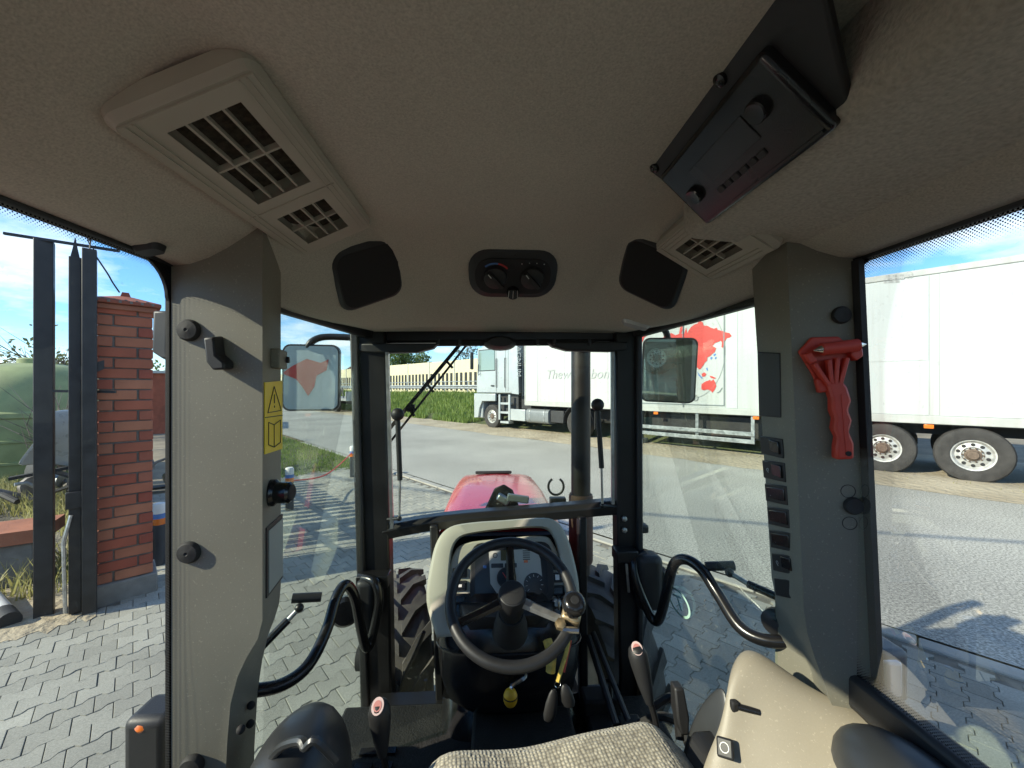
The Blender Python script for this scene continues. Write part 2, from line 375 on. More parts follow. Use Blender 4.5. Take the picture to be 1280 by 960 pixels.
mat('tyre', (.045,.043,.040), .85, var=.35, vscale=7, bump=.3, bscale=60)
mat('tyre_black', (.075,.072,.066), .8, var=.4, vscale=9, bump=.3, bscale=60)
mat('rim', (.55,.55,.52), .45, .5, var=.18, vscale=14)
mat('rim_dirty', (.16,.12,.09), .8, .2, var=.4, vscale=25)
mat('truck_silver', (.46,.50,.50), .35, .25, var=.04, vscale=3, coat=.3)
mat('truck_grey', (.20,.22,.225), .45, .1, var=.08, vscale=4)
mat('truck_dark', (.03,.032,.034), .6, var=.2, vscale=6)
mat('barrier_cream', (.66,.60,.40), .8, var=.06, vscale=1.5)
mat('barrier_dark', (.018,.02,.02), .6)
mat('white_paint', (.75,.75,.72), .6, var=.06, vscale=5)
mat('wood_grey', (.16,.135,.11), .85, var=.25, vscale=9)
mat('bark', (.09,.07,.05), .9, var=.3, vscale=8)
mat('house_wall', (.5,.45,.38), .9, var=.1)
mat('roof_tile', (.12,.075,.06), .8, var=.25, vscale=6)
mat('bollard', (.025,.032,.045), .45, var=.2)
mat('pipe_white', (.6,.6,.58), .5, var=.1)
mat('tape', (.65,.1,.08), .6)
mat('body_panel', (.55,.58,.60), .3, .2, coat=.4, var=.08, vscale=8)
mat('scrap', (.10,.085,.07), .7, .3, col2=(.28,.26,.24), vscale=9)
mat('flatbed', (.42,.42,.40), .6, .2, var=.3, vscale=3)
def leaf_mat(name, c, c2, vs=3):
    m = mat(name, c, .7, col2=c2, vscale=vs); p = m.node_tree.nodes['Principled BSDF']
    nt = m.node_tree; tl = nt.nodes.new('ShaderNodeBsdfTranslucent'); tl.inputs[0].default_value = (c2[0]*1.3, c2[1]*1.4, c2[2], 1)
    mx = nt.nodes.new('ShaderNodeMixShader'); mx.inputs[0].default_value = .3
    out = [n for n in nt.nodes if n.type == 'OUTPUT_MATERIAL'][0]
    nt.links.new(p.outputs[0], mx.inputs[1]); nt.links.new(tl.outputs[0], mx.inputs[2]); nt.links.new(mx.outputs[0], out.inputs[0])
leaf_mat('leaf', (.045,.085,.02), (.12,.17,.045)); leaf_mat('leaf_b', (.06,.07,.03), (.15,.16,.08))
leaf_mat('grass', (.07,.13,.025), (.22,.29,.075), .8); leaf_mat('grass_dry', (.17,.17,.06), (.42,.38,.2), 1.5)
def speckle(name, c1, c2, scale, c3=None, rough=.9, bump=.6, dist=.006, big=.35, lo=.36, hi=.64):
    m = mat(name, c1, rough); nt, N, Lk, P = nodes_of(m)
    t_ = N.new('ShaderNodeNewGeometry'); n = N.new('ShaderNodeTexNoise'); n.inputs['Scale'].default_value = scale; n.inputs['Detail'].default_value = 6; n.inputs['Roughness'].default_value = .78; Lk.new(t_.outputs['Position'], n.inputs['Vector'])
    r = N.new('ShaderNodeValToRGB'); r.color_ramp.elements[0].position = lo; r.color_ramp.elements[1].position = hi
    r.color_ramp.elements[0].color = (*c1,1); r.color_ramp.elements[1].color = (*c2,1); Lk.new(n.outputs[0], r.inputs[0])
    n2 = N.new('ShaderNodeTexNoise'); n2.inputs['Scale'].default_value = big; n2.inputs['Detail'].default_value = 7; Lk.new(t_.outputs['Position'], n2.inputs['Vector'])
    oi = N.new('ShaderNodeObjectInfo'); mm = mth(nt,'ADD', mth(nt, 'MULTIPLY_ADD', n2.outputs[0], .9, .48), mth(nt,'MULTIPLY', oi.outputs['Random'], .14))
    mx = N.new('ShaderNodeMix'); mx.data_type = 'RGBA'; mx.blend_type = 'MULTIPLY'; mx.inputs[0].default_value = 1
    cc = N.new('ShaderNodeCombineColor'); Lk.new(mm, cc.inputs[0]); Lk.new(mm, cc.inputs[1]); Lk.new(mm, cc.inputs[2])
    Lk.new(r.outputs[0], mx.inputs[6]); Lk.new(cc.outputs[0], mx.inputs[7]); Lk.new(mx.outputs[2], P.inputs['Base Color'])
    b = N.new('ShaderNodeBump'); b.inputs['Strength'].default_value = bump; b.inputs['Distance'].default_value = dist; Lk.new(n.outputs[0], b.inputs['Height']); Lk.new(b.outputs[0], P.inputs['Normal'])
    return m
speckle('asphalt', (.14,.138,.122), (.60,.59,.52), 48, lo=.39, hi=.62, bump=.15, dist=.003)
for i_, k_ in enumerate((1, .9, 1.09)):
    speckle('paver'+str(i_), (.22*k_,.218*k_,.185*k_), (.35*k_,.345*k_,.295*k_), 120, big=1.6, bump=.3, dist=.002)
mat('paver_joint', (.10,.092,.075), .95, col2=(.22,.20,.16), vscale=8, bump=.6, bscale=200)

# ------------------------------------------------------------------ the setting
DR = Vector((-.695,.719,0)).normalized(); NR = Vector((DR.y,-DR.x,0))          # along the road, across it (away from the yard)
def SA(s, a, z=0): return DR*s + NR*a + Vector((0,0,z))
def quad_sheet(name, pts, m, z, kind='structure'):
    o = MB().add([(p.x,p.y,z) for p in pts], [tuple(range(len(pts)))]).build(name, m, smooth=False); o['kind'] = kind; return o
quad_sheet('ground', [V(-900,-900,0),V(900,-900,0),V(900,900,0),V(-900,900,0)], 'dirt', -.045)
A_TRK = 11.36
quad_sheet('road', [SA(-70,4.1),SA(-70,9.9),SA(220,9.9),SA(220,4.1)], 'asphalt', 0)
# sandy verge with an uneven edge lapping over the asphalt
edge = [SA(s, 9.85+.22*mnoise.noise(V(s*.5,3,0))+.10*mnoise.noise(V(s*2.1,7,0))) for s in [i*.35-40 for i in range(300)]]
mb = MB(); n_ = len(edge)
mb.add([(p.x,p.y,.004) for p in edge]+[tuple(p+NR*.5+V(0,0,.03)) for p in edge]+[tuple(p+NR*5.2+V(0,0,.02)) for p in edge],
       [(i,i+1,n_+i+1,n_+i) for i in range(n_-1)]+[(n_+i,n_+i+1,2*n_+i+1,2*n_+i) for i in range(n_-1)])
mb.build('verge', 'sand')['kind'] = 'structure'
# grass bank on the far side
rows = []
bank_prof = [(12.0,0),(12.6,.12),(14,.5),(15.5,.95),(16.8,1.2),(24,1.25),(60,1.3)]
for s in [i*1.5+1 for i in range(80)]:
    rows.append([SA(s, a+.25*mnoise.noise(V(s*.4,a,0)), z+.02+.10*mnoise.noise(V(s*.35,a*.5,3))*(1 if 0<z<1.2 else 0)) for a, z in bank_prof])
bank = MB().grid(rows).build('bank', 'soil_green'); bank['kind'] = 'structure'
# near lawn
quad_sheet('lawn', [SA(9.0,1.2),SA(8.6,3.95),SA(40,3.95),SA(40,1.2)], 'soil_green', .0)
# kerb between yard and road: separate stones
kerb = empty('kerb', SA(0,4.0), math.atan2(DR.y,DR.x), kind='structure')
k0 = MB().box((0,0,-.04),(.99,.13,.1)).build('kerb_stone', 'kerb_concrete', kerb, bevel=.012)
k0.matrix_basis = Matrix.Translation((-7.5,0,0))
for i in range(1, 22): inst(k0, kerb, Matrix.Translation((-7.5+i, random.uniform(-.006,.006), random.uniform(-.006,.004))) @ Matrix.Rotation(random.uniform(-.008,.008),4,'Z'))
# paved yard: dog-bone pavers in rows across the road direction
yard = empty('yard', (0,0,0), kind='structure')
mb = MB(); mb.add([tuple(SA(s,a,-.013)) for s,a in ((-8,-8),(-8,3.94),(9.0,3.94),(9.0,-.2),(4.72,-.2),(4.72,-8))], [(0,1,2,3,4,5)])
mb.build('paving_bed', 'paver_joint', yard, smooth=False)
PL, PW, PE, PJ = .158, .130, .013, .003
def paver_outline(g=PJ/2):
    L2, W2 = PL/2-g, PW/2-g; k = PL/4; c = .012
    top = [(-L2, W2+PE), (-k-c, W2+PE), (-k+c, W2-PE), (k-c, W2-PE), (k+c, W2+PE), (L2, W2+PE)]
    return top+[(-x, -y) for x, y in top]
out0 = paver_outline()
def paver_mesh(name, mt):
    ins = [(x*.972, y*.966) for x, y in out0]; k = len(out0)
    vs = [(x,y,0) for x,y in ins]+[(x,y,-.004) for x,y in out0]+[(x,y,-.022) for x,y in out0]
    fs = [tuple(range(k))]+[(i, k+i, k+(i+1)%k, (i+1)%k) for i in range(k)]+[(k+i, 2*k+i, 2*k+(i+1)%k, k+(i+1)%k) for i in range(k)]
    me = D.meshes.new(name); me.from_pydata(vs, [], fs); me.materials.append(M[mt]); me.update(); return me
pm = [paver_mesh('paver', 'paver%d' % i) for i in range(3)]
rot = Matrix((NR, -DR, V(0,0,1))).transposed().to_4x4()
cands = []
for r_ in range(-62, 72):
    s = r_*PW
    for c_ in range(-52, 27):
        a = c_*PL+(PL/2 if r_ % 2 else 0)
        if a > 3.82 or s > 8.9 or s < -7.8 or a < -7.8 or (s > 4.62 and a < -.1): continue
        p = SA(s, a, 0)
        if p.y < -1: vis = 99
        else:
            x_ = p.x/max(p.y,.01)
            dz = 0
            vis = p.length if (p.y > .5 and abs(x_) < 1.32 and p.y < 9 and H/p.y*FPX+HY < 985) else 60+p.length
            wx = x_*FPX+CX; wy = HY+H/max(p.y,.2)*FPX
            if vis < 60 and not (wx < 213 or 322 < wx < 462 or 490 < wx < 545 or 738 < wx < 768 or 795 < wx < 965 or wx > 1095): vis += 30
        cands.append((vis, p))
cands.sort(key=lambda q: q[0])
rest = MB()
for i, (vis, p) in enumerate(cands):
    z = random.uniform(-.0035,.002); tilt = Matrix.Rotation(random.uniform(-.012,.012),4,'X') @ Matrix.Rotation(random.uniform(-.012,.012),4,'Y')
    mt = Matrix.Translation((p.x,p.y,z)) @ rot @ tilt
    if i < 300:
        o = D.objects.new('paver', random.choice(pm)); COL.objects.link(o); o.parent = yard; o.matrix_basis = mt
    else:
        me = pm[0]; rest.add([mt @ v.co for v in me.vertices], [tuple(q.vertices) for q in me.polygons])
o = rest.build('far_paving', 'paver0', yard, smooth=False, fixn=False); o['kind'] = 'stuff'
o.data.materials.append(M['paver1']); o.data.materials.append(M['paver2'])
k = 25
for j in range(0, len(o.data.polygons), k):
    mi = random.randrange(3)
    for q in range(j, min(j+k, len(o.data.polygons))): o.data.polygons[q].material_index = mi

# ------------------------------------------------------------------ grass
def blades(name, pts, m, h, wd, label, parent=None, lean=.45):
    mb = MB()
    for p in pts:
        a = random.uniform(0, 6.28); hh = h*random.uniform(.5,1.4); w = wd*random.uniform(.6,1.3)
        dx, dy = math.cos(a)*w, math.sin(a)*w; l = random.uniform(0,lean)*hh; b = random.uniform(0,6.28); lx, ly = math.cos(b)*l, math.sin(b)*l
        mb.add([(p.x-dx,p.y-dy,p.z),(p.x+dx,p.y+dy,p.z),(p.x+dx*.7+lx*.4,p.y+dy*.7+ly*.4,p.z+hh*.6),(p.x-dx*.7+lx*.4,p.y-dy*.7+ly*.4,p.z+hh*.6),(p.x+lx,p.y+ly,p.z+hh)], [(0,1,2,3),(3,2,4)])
    o = mb.build(name, m, parent, smooth=False, fixn=False); return tag(o, label, 'grass', kind='stuff')
def bank_z(a):
    for (a0,z0),(a1,z1) in zip(bank_prof, bank_prof[1:]):
        if a0 <= a <= a1: return z0+(z1-z0)*(a-a0)/(a1-a0)
    return 0
pts = []
for i in range(26000):
    a = 11.7+random.random()**1.2*6; s = random.uniform(9,62) if i % 3 else random.uniform(13,30)
    if mnoise.noise(V(s*.5,a*.5,9)) < -.25 and a < 13: continue
    if s < 15.3 and a < 14.5: continue
    pts.append(SA(s, a, bank_z(a)))
blades('bank_grass', pts, 'grass', .30, .03, 'tall bright green grass on the bank below the cream barrier')
pts = [SA(random.uniform(8.7,26), random.uniform(1.3,3.93), 0) for i in range(14000)]
blades('lawn_grass', pts, 'grass', .07, .008, 'short mown lawn beside the road behind the bollards')
pts = []
while len(pts) < 9000:
    p = V(random.uniform(-11,-3.4), random.uniform(3.3,9.5), -.04); s = p.dot(DR); a = p.dot(NR)
    if a > -.15 or s < 5.2: continue
    if mnoise.noise(V(p.x*.9,p.y*.9,2)) < -.05 - .25*(p.y>5.5): continue
    pts.append(p)
blades('weeds', pts, 'grass_dry', .26, .007, 'dry weeds growing around the scrap behind the gate', lean=.9)
pts = [SA(random.uniform(-6,40), 10.6+abs(random.gauss(0,.7)), .02) for i in range(900)]
blades('verge_tufts', pts, 'grass_dry', .05, .006, 'sparse dry grass tufts on the sandy verge', lean=1.2)

# ------------------------------------------------------------------ brick gate pillar
pl_, pr_ = G(121,757), G(191,738)
fx = (pr_-pl_).normalized(); PWD = (pr_-pl_).length; fy = V(-fx.y, fx.x, 0)    # fy points away from the camera
pil = empty('brick_pillar', (pl_+pr_)/2 + fy*PWD/2, math.atan2(fx.y, fx.x), label='red brick gate pillar with sloping tile cap on the yard edge', cat='pillar')
MB().box((0,0,.06),(PWD+.06,PWD+.06,.20)).build('plinth', 'plinth', pil, bevel=.01)
PH = 2.50
MB().b2((-PWD/2+.012,-PWD/2+.012,.1),(PWD/2-.012,PWD/2-.012,PH)).build('mortar_core', 'mortar', pil)
crs = 26; ch = (PH-.16)/crs
bl = MB().box((0,0,0),(PWD*.70,.105,ch-.011)).build('brick','brick',pil,bevel=.004,seg=1)
bs = MB().box((0,0,0),(PWD*.265,.105,ch-.011)).build('brick','brick_b',pil,bevel=.004,seg=1)
first = {id(bl):1, id(bs):1}
for i in range(crs):
    z = .16+ch*(i+.5); flip = 1 if i % 2 else -1
    for q in range(4):
        if q == 2: continue                          # the far face is never seen
        rm = Matrix.Rotation(math.pi/2*q, 4, 'Z'); off = PWD/2-.0525
        for src, cx_ in ((bl, -flip*(PWD/2-PWD*.35)), (bs, flip*(PWD/2-PWD*.1325))):
            j = V(random.uniform(-.003,.003), -off+random.uniform(-.005,.003), z+random.uniform(-.002,.002)) + V(cx_,0,0)
            if q in (1,3): j.x *= .70
            mm = rm @ Matrix.Translation(j) @ Matrix.Rotation(random.uniform(-.012,.012),4,'Z')
            if q in (1,3): mm = mm @ Matrix.Diagonal((.70,1,1,1))
            if first.pop(id(src), None): src.matrix_basis = mm
            else: inst(src, pil, mm)
cap = MB(); cw = PWD/2+.055
cap.loft([[V(-cw,-cw,PH),V(cw,-cw,PH),V(cw,cw,PH),V(-cw,cw,PH)],[V(-cw,-cw,PH+.03),V(cw,-cw,PH+.03),V(cw,cw,PH+.03),V(-cw,cw,PH+.03)],
          [V(-.04,-.04,PH+.095),V(.04,-.04,PH+.095),V(.04,.04,PH+.095),V(-.04,.04,PH+.095)]])
MB().b2((-PWD/2-.025,-PWD/2-.025,PH-.045),(PWD/2+.025,PWD/2+.025,PH-.002)).build('cap_step','brick_b',pil,bevel=.005)
capo = cap.build('pillar_cap','brick_b',pil,bevel=.006)
MB().loft([[V(-.035,-.035,PH+.09),V(.035,-.035,PH+.09),V(.035,.035,PH+.09),V(-.035,.035,PH+.09)],[V(-.022,-.022,PH+.135),V(.022,-.022,PH+.135),V(.022,.022,PH+.135),V(-.022,.022,PH+.135)]]).build('finial','brick_b',capo)
bh = MB().box((0,0,0),(.018,.02,.022)).build('cap_hole','mortar',capo); bh.matrix_basis = Matrix.Translation((-cw*.75,-cw+.004,PH+.02))
for i in range(1,11): inst(bh, capo, Matrix.Translation((-cw*.75+i*cw*.15,-cw+.006+.012*(i%2),PH+.018+.012*(i%2))))

# ------------------------------------------------------------------ gate posts and gate leaf
def gate_post(px0, px1, pyb, pyt, label, name='gate_post', z0=0):
    b = G((px0+px1)/2, pyb); t = b.y; w = (px1-px0)/FPX*t; h = H+(HY-pyt)/FPX*t
    r = empty(name, b, R(44), label=label, cat='post', group=None)
    return r, w, h
r, w, h = gate_post(43,68,770,301,'wide black steel gate post with a thin bar across its top')
MB().b2((-w*.33,-w*.33,-.04),(w*.33,w*.33,h)).build('post_shaft','gate_paint',r,bevel=.006)
tb = MB(); u0 = V(-.35,-.05,0); tb.bar((-.20,.02,h+.01),(.42,-.20,h-.03),.02,.02); tb.build('top_bar','gate_paint',r)
MB().bar((.02,-.03,h*.60),(.40,-.20,h*.60-.01),.02,.02).build('stay_bar','gate_paint',r)
g0 = G(94,768); gl_dir = V(-.72,.69,0); gr = empty('gate_leaf', g0, math.atan2(gl_dir.y,gl_dir.x), label='dark steel gate leaf swung open beside the brick pillar with pointed stile', cat='gate')
hz = H+(HY-322)/FPX*g0.y
MB().b2((-.03,-.035,.02),(.05,.035,hz)).build('stile','gate_paint',gr,bevel=.005)
MB().lathe([(.036,0),(.02,.07),(.003,.16)],(.01,0,hz),n=4).build('spike','gate_paint',gr)
MB().b2((1.55,-.03,.05),(1.62,.03,hz-.1)).build('stile','gate_paint',gr)
for z in (.25, 1.25, hz-.25): MB().b2((.05,-.02,z-.02),(1.55,.02,z+.02)).build('rail','gate_paint',gr)
sl = MB().b2((-.012,-.012,.27),(.012,.012,hz-.27)).build('picket','gate_paint',gr); sl.matrix_basis = Matrix.Translation((.19,0,0))
for i in range(1,10): inst(sl, gr, Matrix.Translation((.19+i*.14,0,0)))
br = MB(); br.b2((-.06,-.11,.85),(-.028,.05,.98)); br.build('latch','gate_paint',gr,bevel=.004)
MB().poly([(-.05,.00,1.95),(-.05,-.16,2.02),(-.05,-.16,1.95),(-.05,-.03,1.86)],.03).build('catch','gate_paint',gr)
MB().tube([(-.045,.05,.05),(-.05,.06,.6),(-.04,.02,.8)],.012,6).build('drop_bolt','steel',gr)
r, w, h = gate_post(104,120,766,312,'narrow black gate post touching the brick pillar with barbed spikes')
MB().b2((-w*.40,-w*.40,-.04),(w*.40,w*.40,h)).build('post_shaft','gate_paint',r,bevel=.005)
sp = MB()
for i in range(5): sp.tube([(.0,.0,h-.05+.03*i),(random.uniform(-.06,.06),random.uniform(-.06,.06),h+.05+.03*i)],.004,5)
sp.build('barb','gate_paint',r)
MB().tube(smooth_path([(.02,-.02,h-.02),(.10,-.06,h-.18),(.13,-.07,h-.25),(.17,-.1,h-.33)]),.006,5).build('barbed_strand','gate_paint',r)
bx = G(36,772)
# black-and-white drain pipe on the ground
o = MB().tube([G(-14,752)+V(0,0,.05),G(6,778)+V(0,0,.05)],.06,14).build('drain_pipe','pipe_white'); tag(o,'short white plastic drain pipe lying by the gate','pipe')
MB().tube([G(4,775)+V(0,0,.05),G(12,785)+V(0,0,.05)],.064,14).build('pipe_collar','rubber',o)
# brick slab on blocks
ss = empty('concrete_block', G(8,722), R(30), label='grey concrete block under a red brick slab behind the gate', cat='block')
MB().b2((-.25,-.2,-.04),(.25,.2,.35)).build('block_body','plinth',ss,bevel=.015)
o = MB().box((0,0,.42),(.62,.5,.12)).build('brick_slab','brick'); o.location = ss.location; o.rotation_euler = (0,0,R(33)); tag(o,'weathered red brick slab lying on a concrete block','slab')
# sandy strip at the foot of the gate
rows=[]; 
for i in range(14):
    q = pl_.lerp(G(-40,800), i/13.0)
    rows.append([q+V(.22,-.22,0)*(.7+.5*mnoise.noise(V(i*.7,0,0)))+V(0,0,.003), q+V(.0,.0,.02+.01*mnoise.noise(V(i*.9,4,0))), q+V(-.7,.75,-.02)])
MB().grid(rows).build('spilled_sand','sand')['kind']='structure'
quad_sheet('gravel_patch', [SA(4.73,-.15),SA(16,-.15),SA(16,-12),SA(4.73,-12)], 'gravel_dirt', -.038)

# green tank
tk = empty('tank', V(-9.7,8.0,-.04), 0, label='large pale green plastic dome tank standing behind the gate', cat='tank')
prof = [(1.10,0),(1.14,.1),(1.14,1.25),(1.17,1.28),(1.17,1.36),(1.12,1.40),(1.10,1.75),(.98,2.02),(.72,2.22),(.38,2.31),(.0,2.33)]
MB().lathe(prof,n=40).build('tank_shell','tank_green',tk,ang=30)
MB().lathe([(.26,2.28),(.26,2.40),(.22,2.43),(0,2.43)],n=20).build('tank_lid','tank_green',tk)
for z in (.45,.85): MB().lathe([(1.14,z-.03),(1.17,z-.02),(1.17,z+.02),(1.14,z+.03)],n=40).build('tank_rib','tank_green',tk)
# scrap: curved white body panel, rim-like pieces, planks, twigs
sc_o = MB()
rows=[]
for i in range(13):
    t = i/12; a = t*1.35
    c = W(18+42*math.sin(a), 585-72*t**.8+4*math.sin(3*t), 5.6)
    rows.append([c, c+V(.14,.30,.03)+V(0,0,-.05*math.sin(3.1*t)), c+V(.32,.5,-.12)])
o = sc_o.grid(rows).build('body_panel','body_panel',solid=.012,sub=1); tag(o,'curved pale car body panel leaning on the scrap heap','body panel')
hp = empty('scrap_heap', G(60,640), 0, label='heap of dark scrap parts and tubes among dry weeds', cat='scrap heap')
for i in range(26):
    p = V(random.uniform(-1.1,.7), random.uniform(-.2,1.4), random.uniform(.02,.55)); a = random.uniform(0,6.3); l = random.uniform(.1,.45); ev = random.uniform(-.5,.5)
    d_ = V(math.cos(a)*math.cos(ev),math.sin(a)*math.cos(ev),math.sin(ev))*l
    mb = MB(); k = i % 3
    if k == 0: mb.tube([p-d_,p+V(0,0,.05),p+d_],random.uniform(.015,.05),8)
    elif k == 1: mb.bar(p-d_,p+d_,random.uniform(.05,.2),random.uniform(.01,.06))
    else: mb.lathe([(.05,-.05),(.16,-.04),(.17,.04),(.09,.05)],p,d_.normalized(),n=14)
    mb.build(['pipe','bracket','hub'][k], ['scrap','rubber','galvanised','scrap','chassis'][i%5], hp)
mb = MB()
for i in range(70):
    p = W(random.uniform(66,92), random.uniform(560,590), 6.4); q = p+V(random.gauss(0,.3),random.gauss(0,.3),random.uniform(.4,1.2))
    mb.tube([p,(p+q)/2+V(random.gauss(0,.1),random.gauss(0,.1),.05),q],[.008,.006,.002],4)
o = mb.build('dry_brushwood','wood_grey',smooth=False,fixn=False); tag(o,'tangled grey dry brushwood beside the gate leaf','brushwood',kind='stuff')

# low brick wall ruin and roof behind the tank
wb = empty('brick_outbuilding', V(-17.5,14.0,0), R(30), label='low red brick outbuilding with flat pale roof behind the tank', cat='building')
MB().b2((-3.5,-.5,-.04),(4.0,3,2.35)).build('wall','brick',wb); MB().b2((-3.6,-.65,2.35),(4.15,3.1,2.45)).build('roof','trailer_rail',wb)
MB().b2((-2.2,0,2.45),(-1.2,.7,3.15)).build('chimney','brick_b',wb,bevel=.01); MB().b2((-1.1,0,2.45),(.9,.5,2.66)).build('parapet','brick_b',wb)

# ------------------------------------------------------------------ plank fence along the yard beyond the pillar (casts the striped shadow)
F0 = pl_.lerp(pr_,.5)+fy*.5
fn = empty('plank_fence', F0, math.atan2(DR.y,DR.x), label='dark plank fence running from the brick pillar along the yard', cat='fence')
FL = 5.2; FHH = 1.62
for i in range(4): MB().b2((.25+i*1.6-.04,-.04,-.04),(.25+i*1.6+.04,.04,FHH)).build('fence_post','gate_paint',fn)
for z in (.35,1.3): MB().b2((.1,.045,z-.03),(FL+.1,.075,z+.03)).build('rail','gate_paint',fn)
pk = MB().b2((-.06,.078,.12),(.06,.10,FHH-.03)).build('plank','gate_paint',fn,bevel=.004,seg=1); pk.matrix_basis = Matrix.Translation((.42,0,0))
for i in range(1, 24): inst(pk, fn, Matrix.Translation((.42+i*.205,0,random.uniform(-.01,.01))))

# ------------------------------------------------------------------ bollards and barrier tape
def bollard(p, label, h=.75):
    r = empty('bollard', p, 0, label=label, cat='bollard', group='bollards along the yard edge')
    MB().lathe([(.055,-.05),(.055,h*.68)],n=18).build('shaft','bollard',r)
    MB().lathe([(.0575,h*.66),(.0575,h*.76)],n=18).build('amber_band','lamp_amber',r)
    MB().lathe([(.057,h*.76),(.057,h*.84)],n=18).build('blue_band','print_blue',r)
    MB().lathe([(.058,h*.84),(.058,h*.97),(.045,h),(0,h)],n=18).build('white_cap','white_paint',r)
bp_ = [G(441,596), G(362,637), G(199,705)]
bollard(bp_[0], 'dark bollard with banded top at the lawn corner by the road', .62); bollard(bp_[1], 'dark bollard with banded top at the paved end of the red tape', .62); bollard(bp_[2], 'dark bollard with banded top close to the brick pillar', .62)
o = MB().tube(smooth_path([bp_[1]+V(0,0,.42),(bp_[0]+bp_[1])/2+V(0,0,.28),bp_[0]+V(0,0,.5)],8),.012,6).build('barrier_tape','tape'); tag(o,'red barrier tape sagging between two bollards','tape')

# ------------------------------------------------------------------ noise barrier, guard rail
nb = empty('noise_barrier', SA(14,20.2,1.2), math.atan2(DR.y,DR.x), label='long cream noise barrier with dark upright slots on top of the bank', cat='barrier')
BL = 4.0
pan = MB().b2((-BL/2+.05,-.12,.1),(BL/2-.05,.12,2.95)).build('panel','barrier_cream',nb,bevel=.02,seg=1)
post = MB().b2((-.07,-.16,0),(.07,.16,3.02)).build('post','trailer_rail',nb)
slot = MB().b2((-.13,.10,.35),(.13,.18,1.85)).build('slot','barrier_dark',nb)
for i in range(24):
    mx_ = Matrix.Translation((i*BL,0,random.uniform(-.05,.05)))
    if i == 0: pan.matrix_basis = mx_
    else: inst(pan, nb, mx_)
    px_ = Matrix.Translation((i*BL-BL/2,0,0))
    if i == 0: post.matrix_basis = px_
    else: inst(post, nb, px_)
    for j in range(6):
        sx_ = Matrix.Translation((i*BL-BL/2+.4+j*.64,0,0))
        if i == 0 and j == 0: slot.matrix_basis = sx_
        else: inst(slot, nb, sx_)
gd = empty('guard_rail', SA(8,17.3,1.22), math.atan2(DR.y,DR.x), label='grey steel guard rail running in front of the noise barrier', cat='guard rail')
MB().loft([[V(x,.02,.45),V(x,.06,.5),V(x,.02,.57),V(x,.06,.66),V(x,.02,.74),V(x,-.01,.6)] for x in (0,90)]).build('beam','galvanised',gd)
MB().tube([(0,0,1.0),(90,0,1.0)],.03,6).build('hand_rail','galvanised',gd)
gp = MB().b2((-.04,-.05,-.1),(.04,.01,1.0)).build('post','galvanised',gd)
for i in range(1,31): inst(gp, gd, Matrix.Translation((i*2.9,0,0)))

# ------------------------------------------------------------------ trees
def tree(name, base, h, rx, rz, label, lm='leaf', n=1500, ls=.12, bare=False):
    r = empty(name, base, 0, label=label, cat='tree'); tr = MB(); ends = []
    top = V(random.uniform(-.2,.2)*rx, 0, h*.75)
    tr.tube([V(0,0,-.1), V(random.uniform(-.1,.1),0,h*.35), top],[.09*h/4,.065*h/4,.02],7)
    for i in range(14 if not bare else 26):
        z = h*random.uniform(.3,.75); a = random.uniform(0,6.3); q = V(math.cos(a)*rx*random.uniform(.5,1), math.sin(a)*rx*random.uniform(.5,1), z+rz*random.uniform(.1,.6)); p = V(0,0,z)
        tr.tube([p,(p+q)/2+V(0,0,.1),q],[.025*h/4,.018*h/4,.006],5); ends.append(q)
        if bare:
            for k in range(4):
                q2 = q+V(random.gauss(0,.35),random.gauss(0,.35),random.uniform(.1,.6)); tr.tube([(p+q)/2,q2],[.012,.004],4)
    tr.build('trunk','bark',r)
    lf = MB(); cl = [V(random.gauss(0,.42)*rx, random.gauss(0,.42)*rx, h-rz+random.gauss(0,.42)*rz) for _ in range(26)]+ends
    for i in range(n):
        c = random.choice(cl); p = c+V(random.gauss(0,.17*rx),random.gauss(0,.17*rx),random.gauss(0,.15*rz))
        if p.z < h*.12: continue
        u = V(random.gauss(0,1),random.gauss(0,1),random.gauss(0,1)).normalized(); w = u.orthogonal().normalized(); l = ls*random.uniform(.6,1.4)
        lf.add([p-u*l, p+w*l*.5, p+u*l, p-w*l*.5],[(0,1,2,3)])
    lf.build('crown', lm, r, smooth=False, fixn=False)
def far_base(px, t, z=1.25): return V((px-CX)/FPX*t, t, z)
tree('bushy_tree', far_base(502,46), 5.6, 1.7, 1.8, 'bushy green tree whose crown rises behind the cream noise barrier', n=2600, ls=.13)
tree('bushy_tree', far_base(523,49), 5.1, 1.6, 1.5, 'smaller bushy tree just beside the larger green tree behind the noise barrier', n=1800, ls=.13)
tree('sparse_tree', far_base(583,44), 6.0, 1.5, 1.6, 'sparse twiggy tree behind the truck cab', 'leaf_b', n=500, ls=.10, bare=True)
tree('hedge_tree', far_base(452,75), 4.6, 2.2, 1.5, 'distant low tree near the dark house roof', n=900, ls=.2)
tree('bare_shrub', V(-15.6,13.2,0), 3.5, 1.2, 1.1, 'twiggy shrub with few leaves behind the tank', 'leaf_b', n=350, ls=.07, bare=True)
tree('bare_shrub', V(-11.9,11.0,0), 3.1, .9, .9, 'twiggy shrub rising between the tank and the gate leaf', 'leaf_b', n=450, ls=.06, bare=True)
tree('roadside_tree', V(-22.5,24.5,0), 3.2, 1.6, 1.2, 'green tree at the far lawn edge beyond the bollard', 'leaf', n=900, ls=.12)
hs = empty('house', V(-30.5,80,1.0), R(20), label='distant house with dark hipped roof above the barrier', cat='house')
MB().b2((-4,-3,0),(4,3,3.2)).build('wall','house_wall',hs)
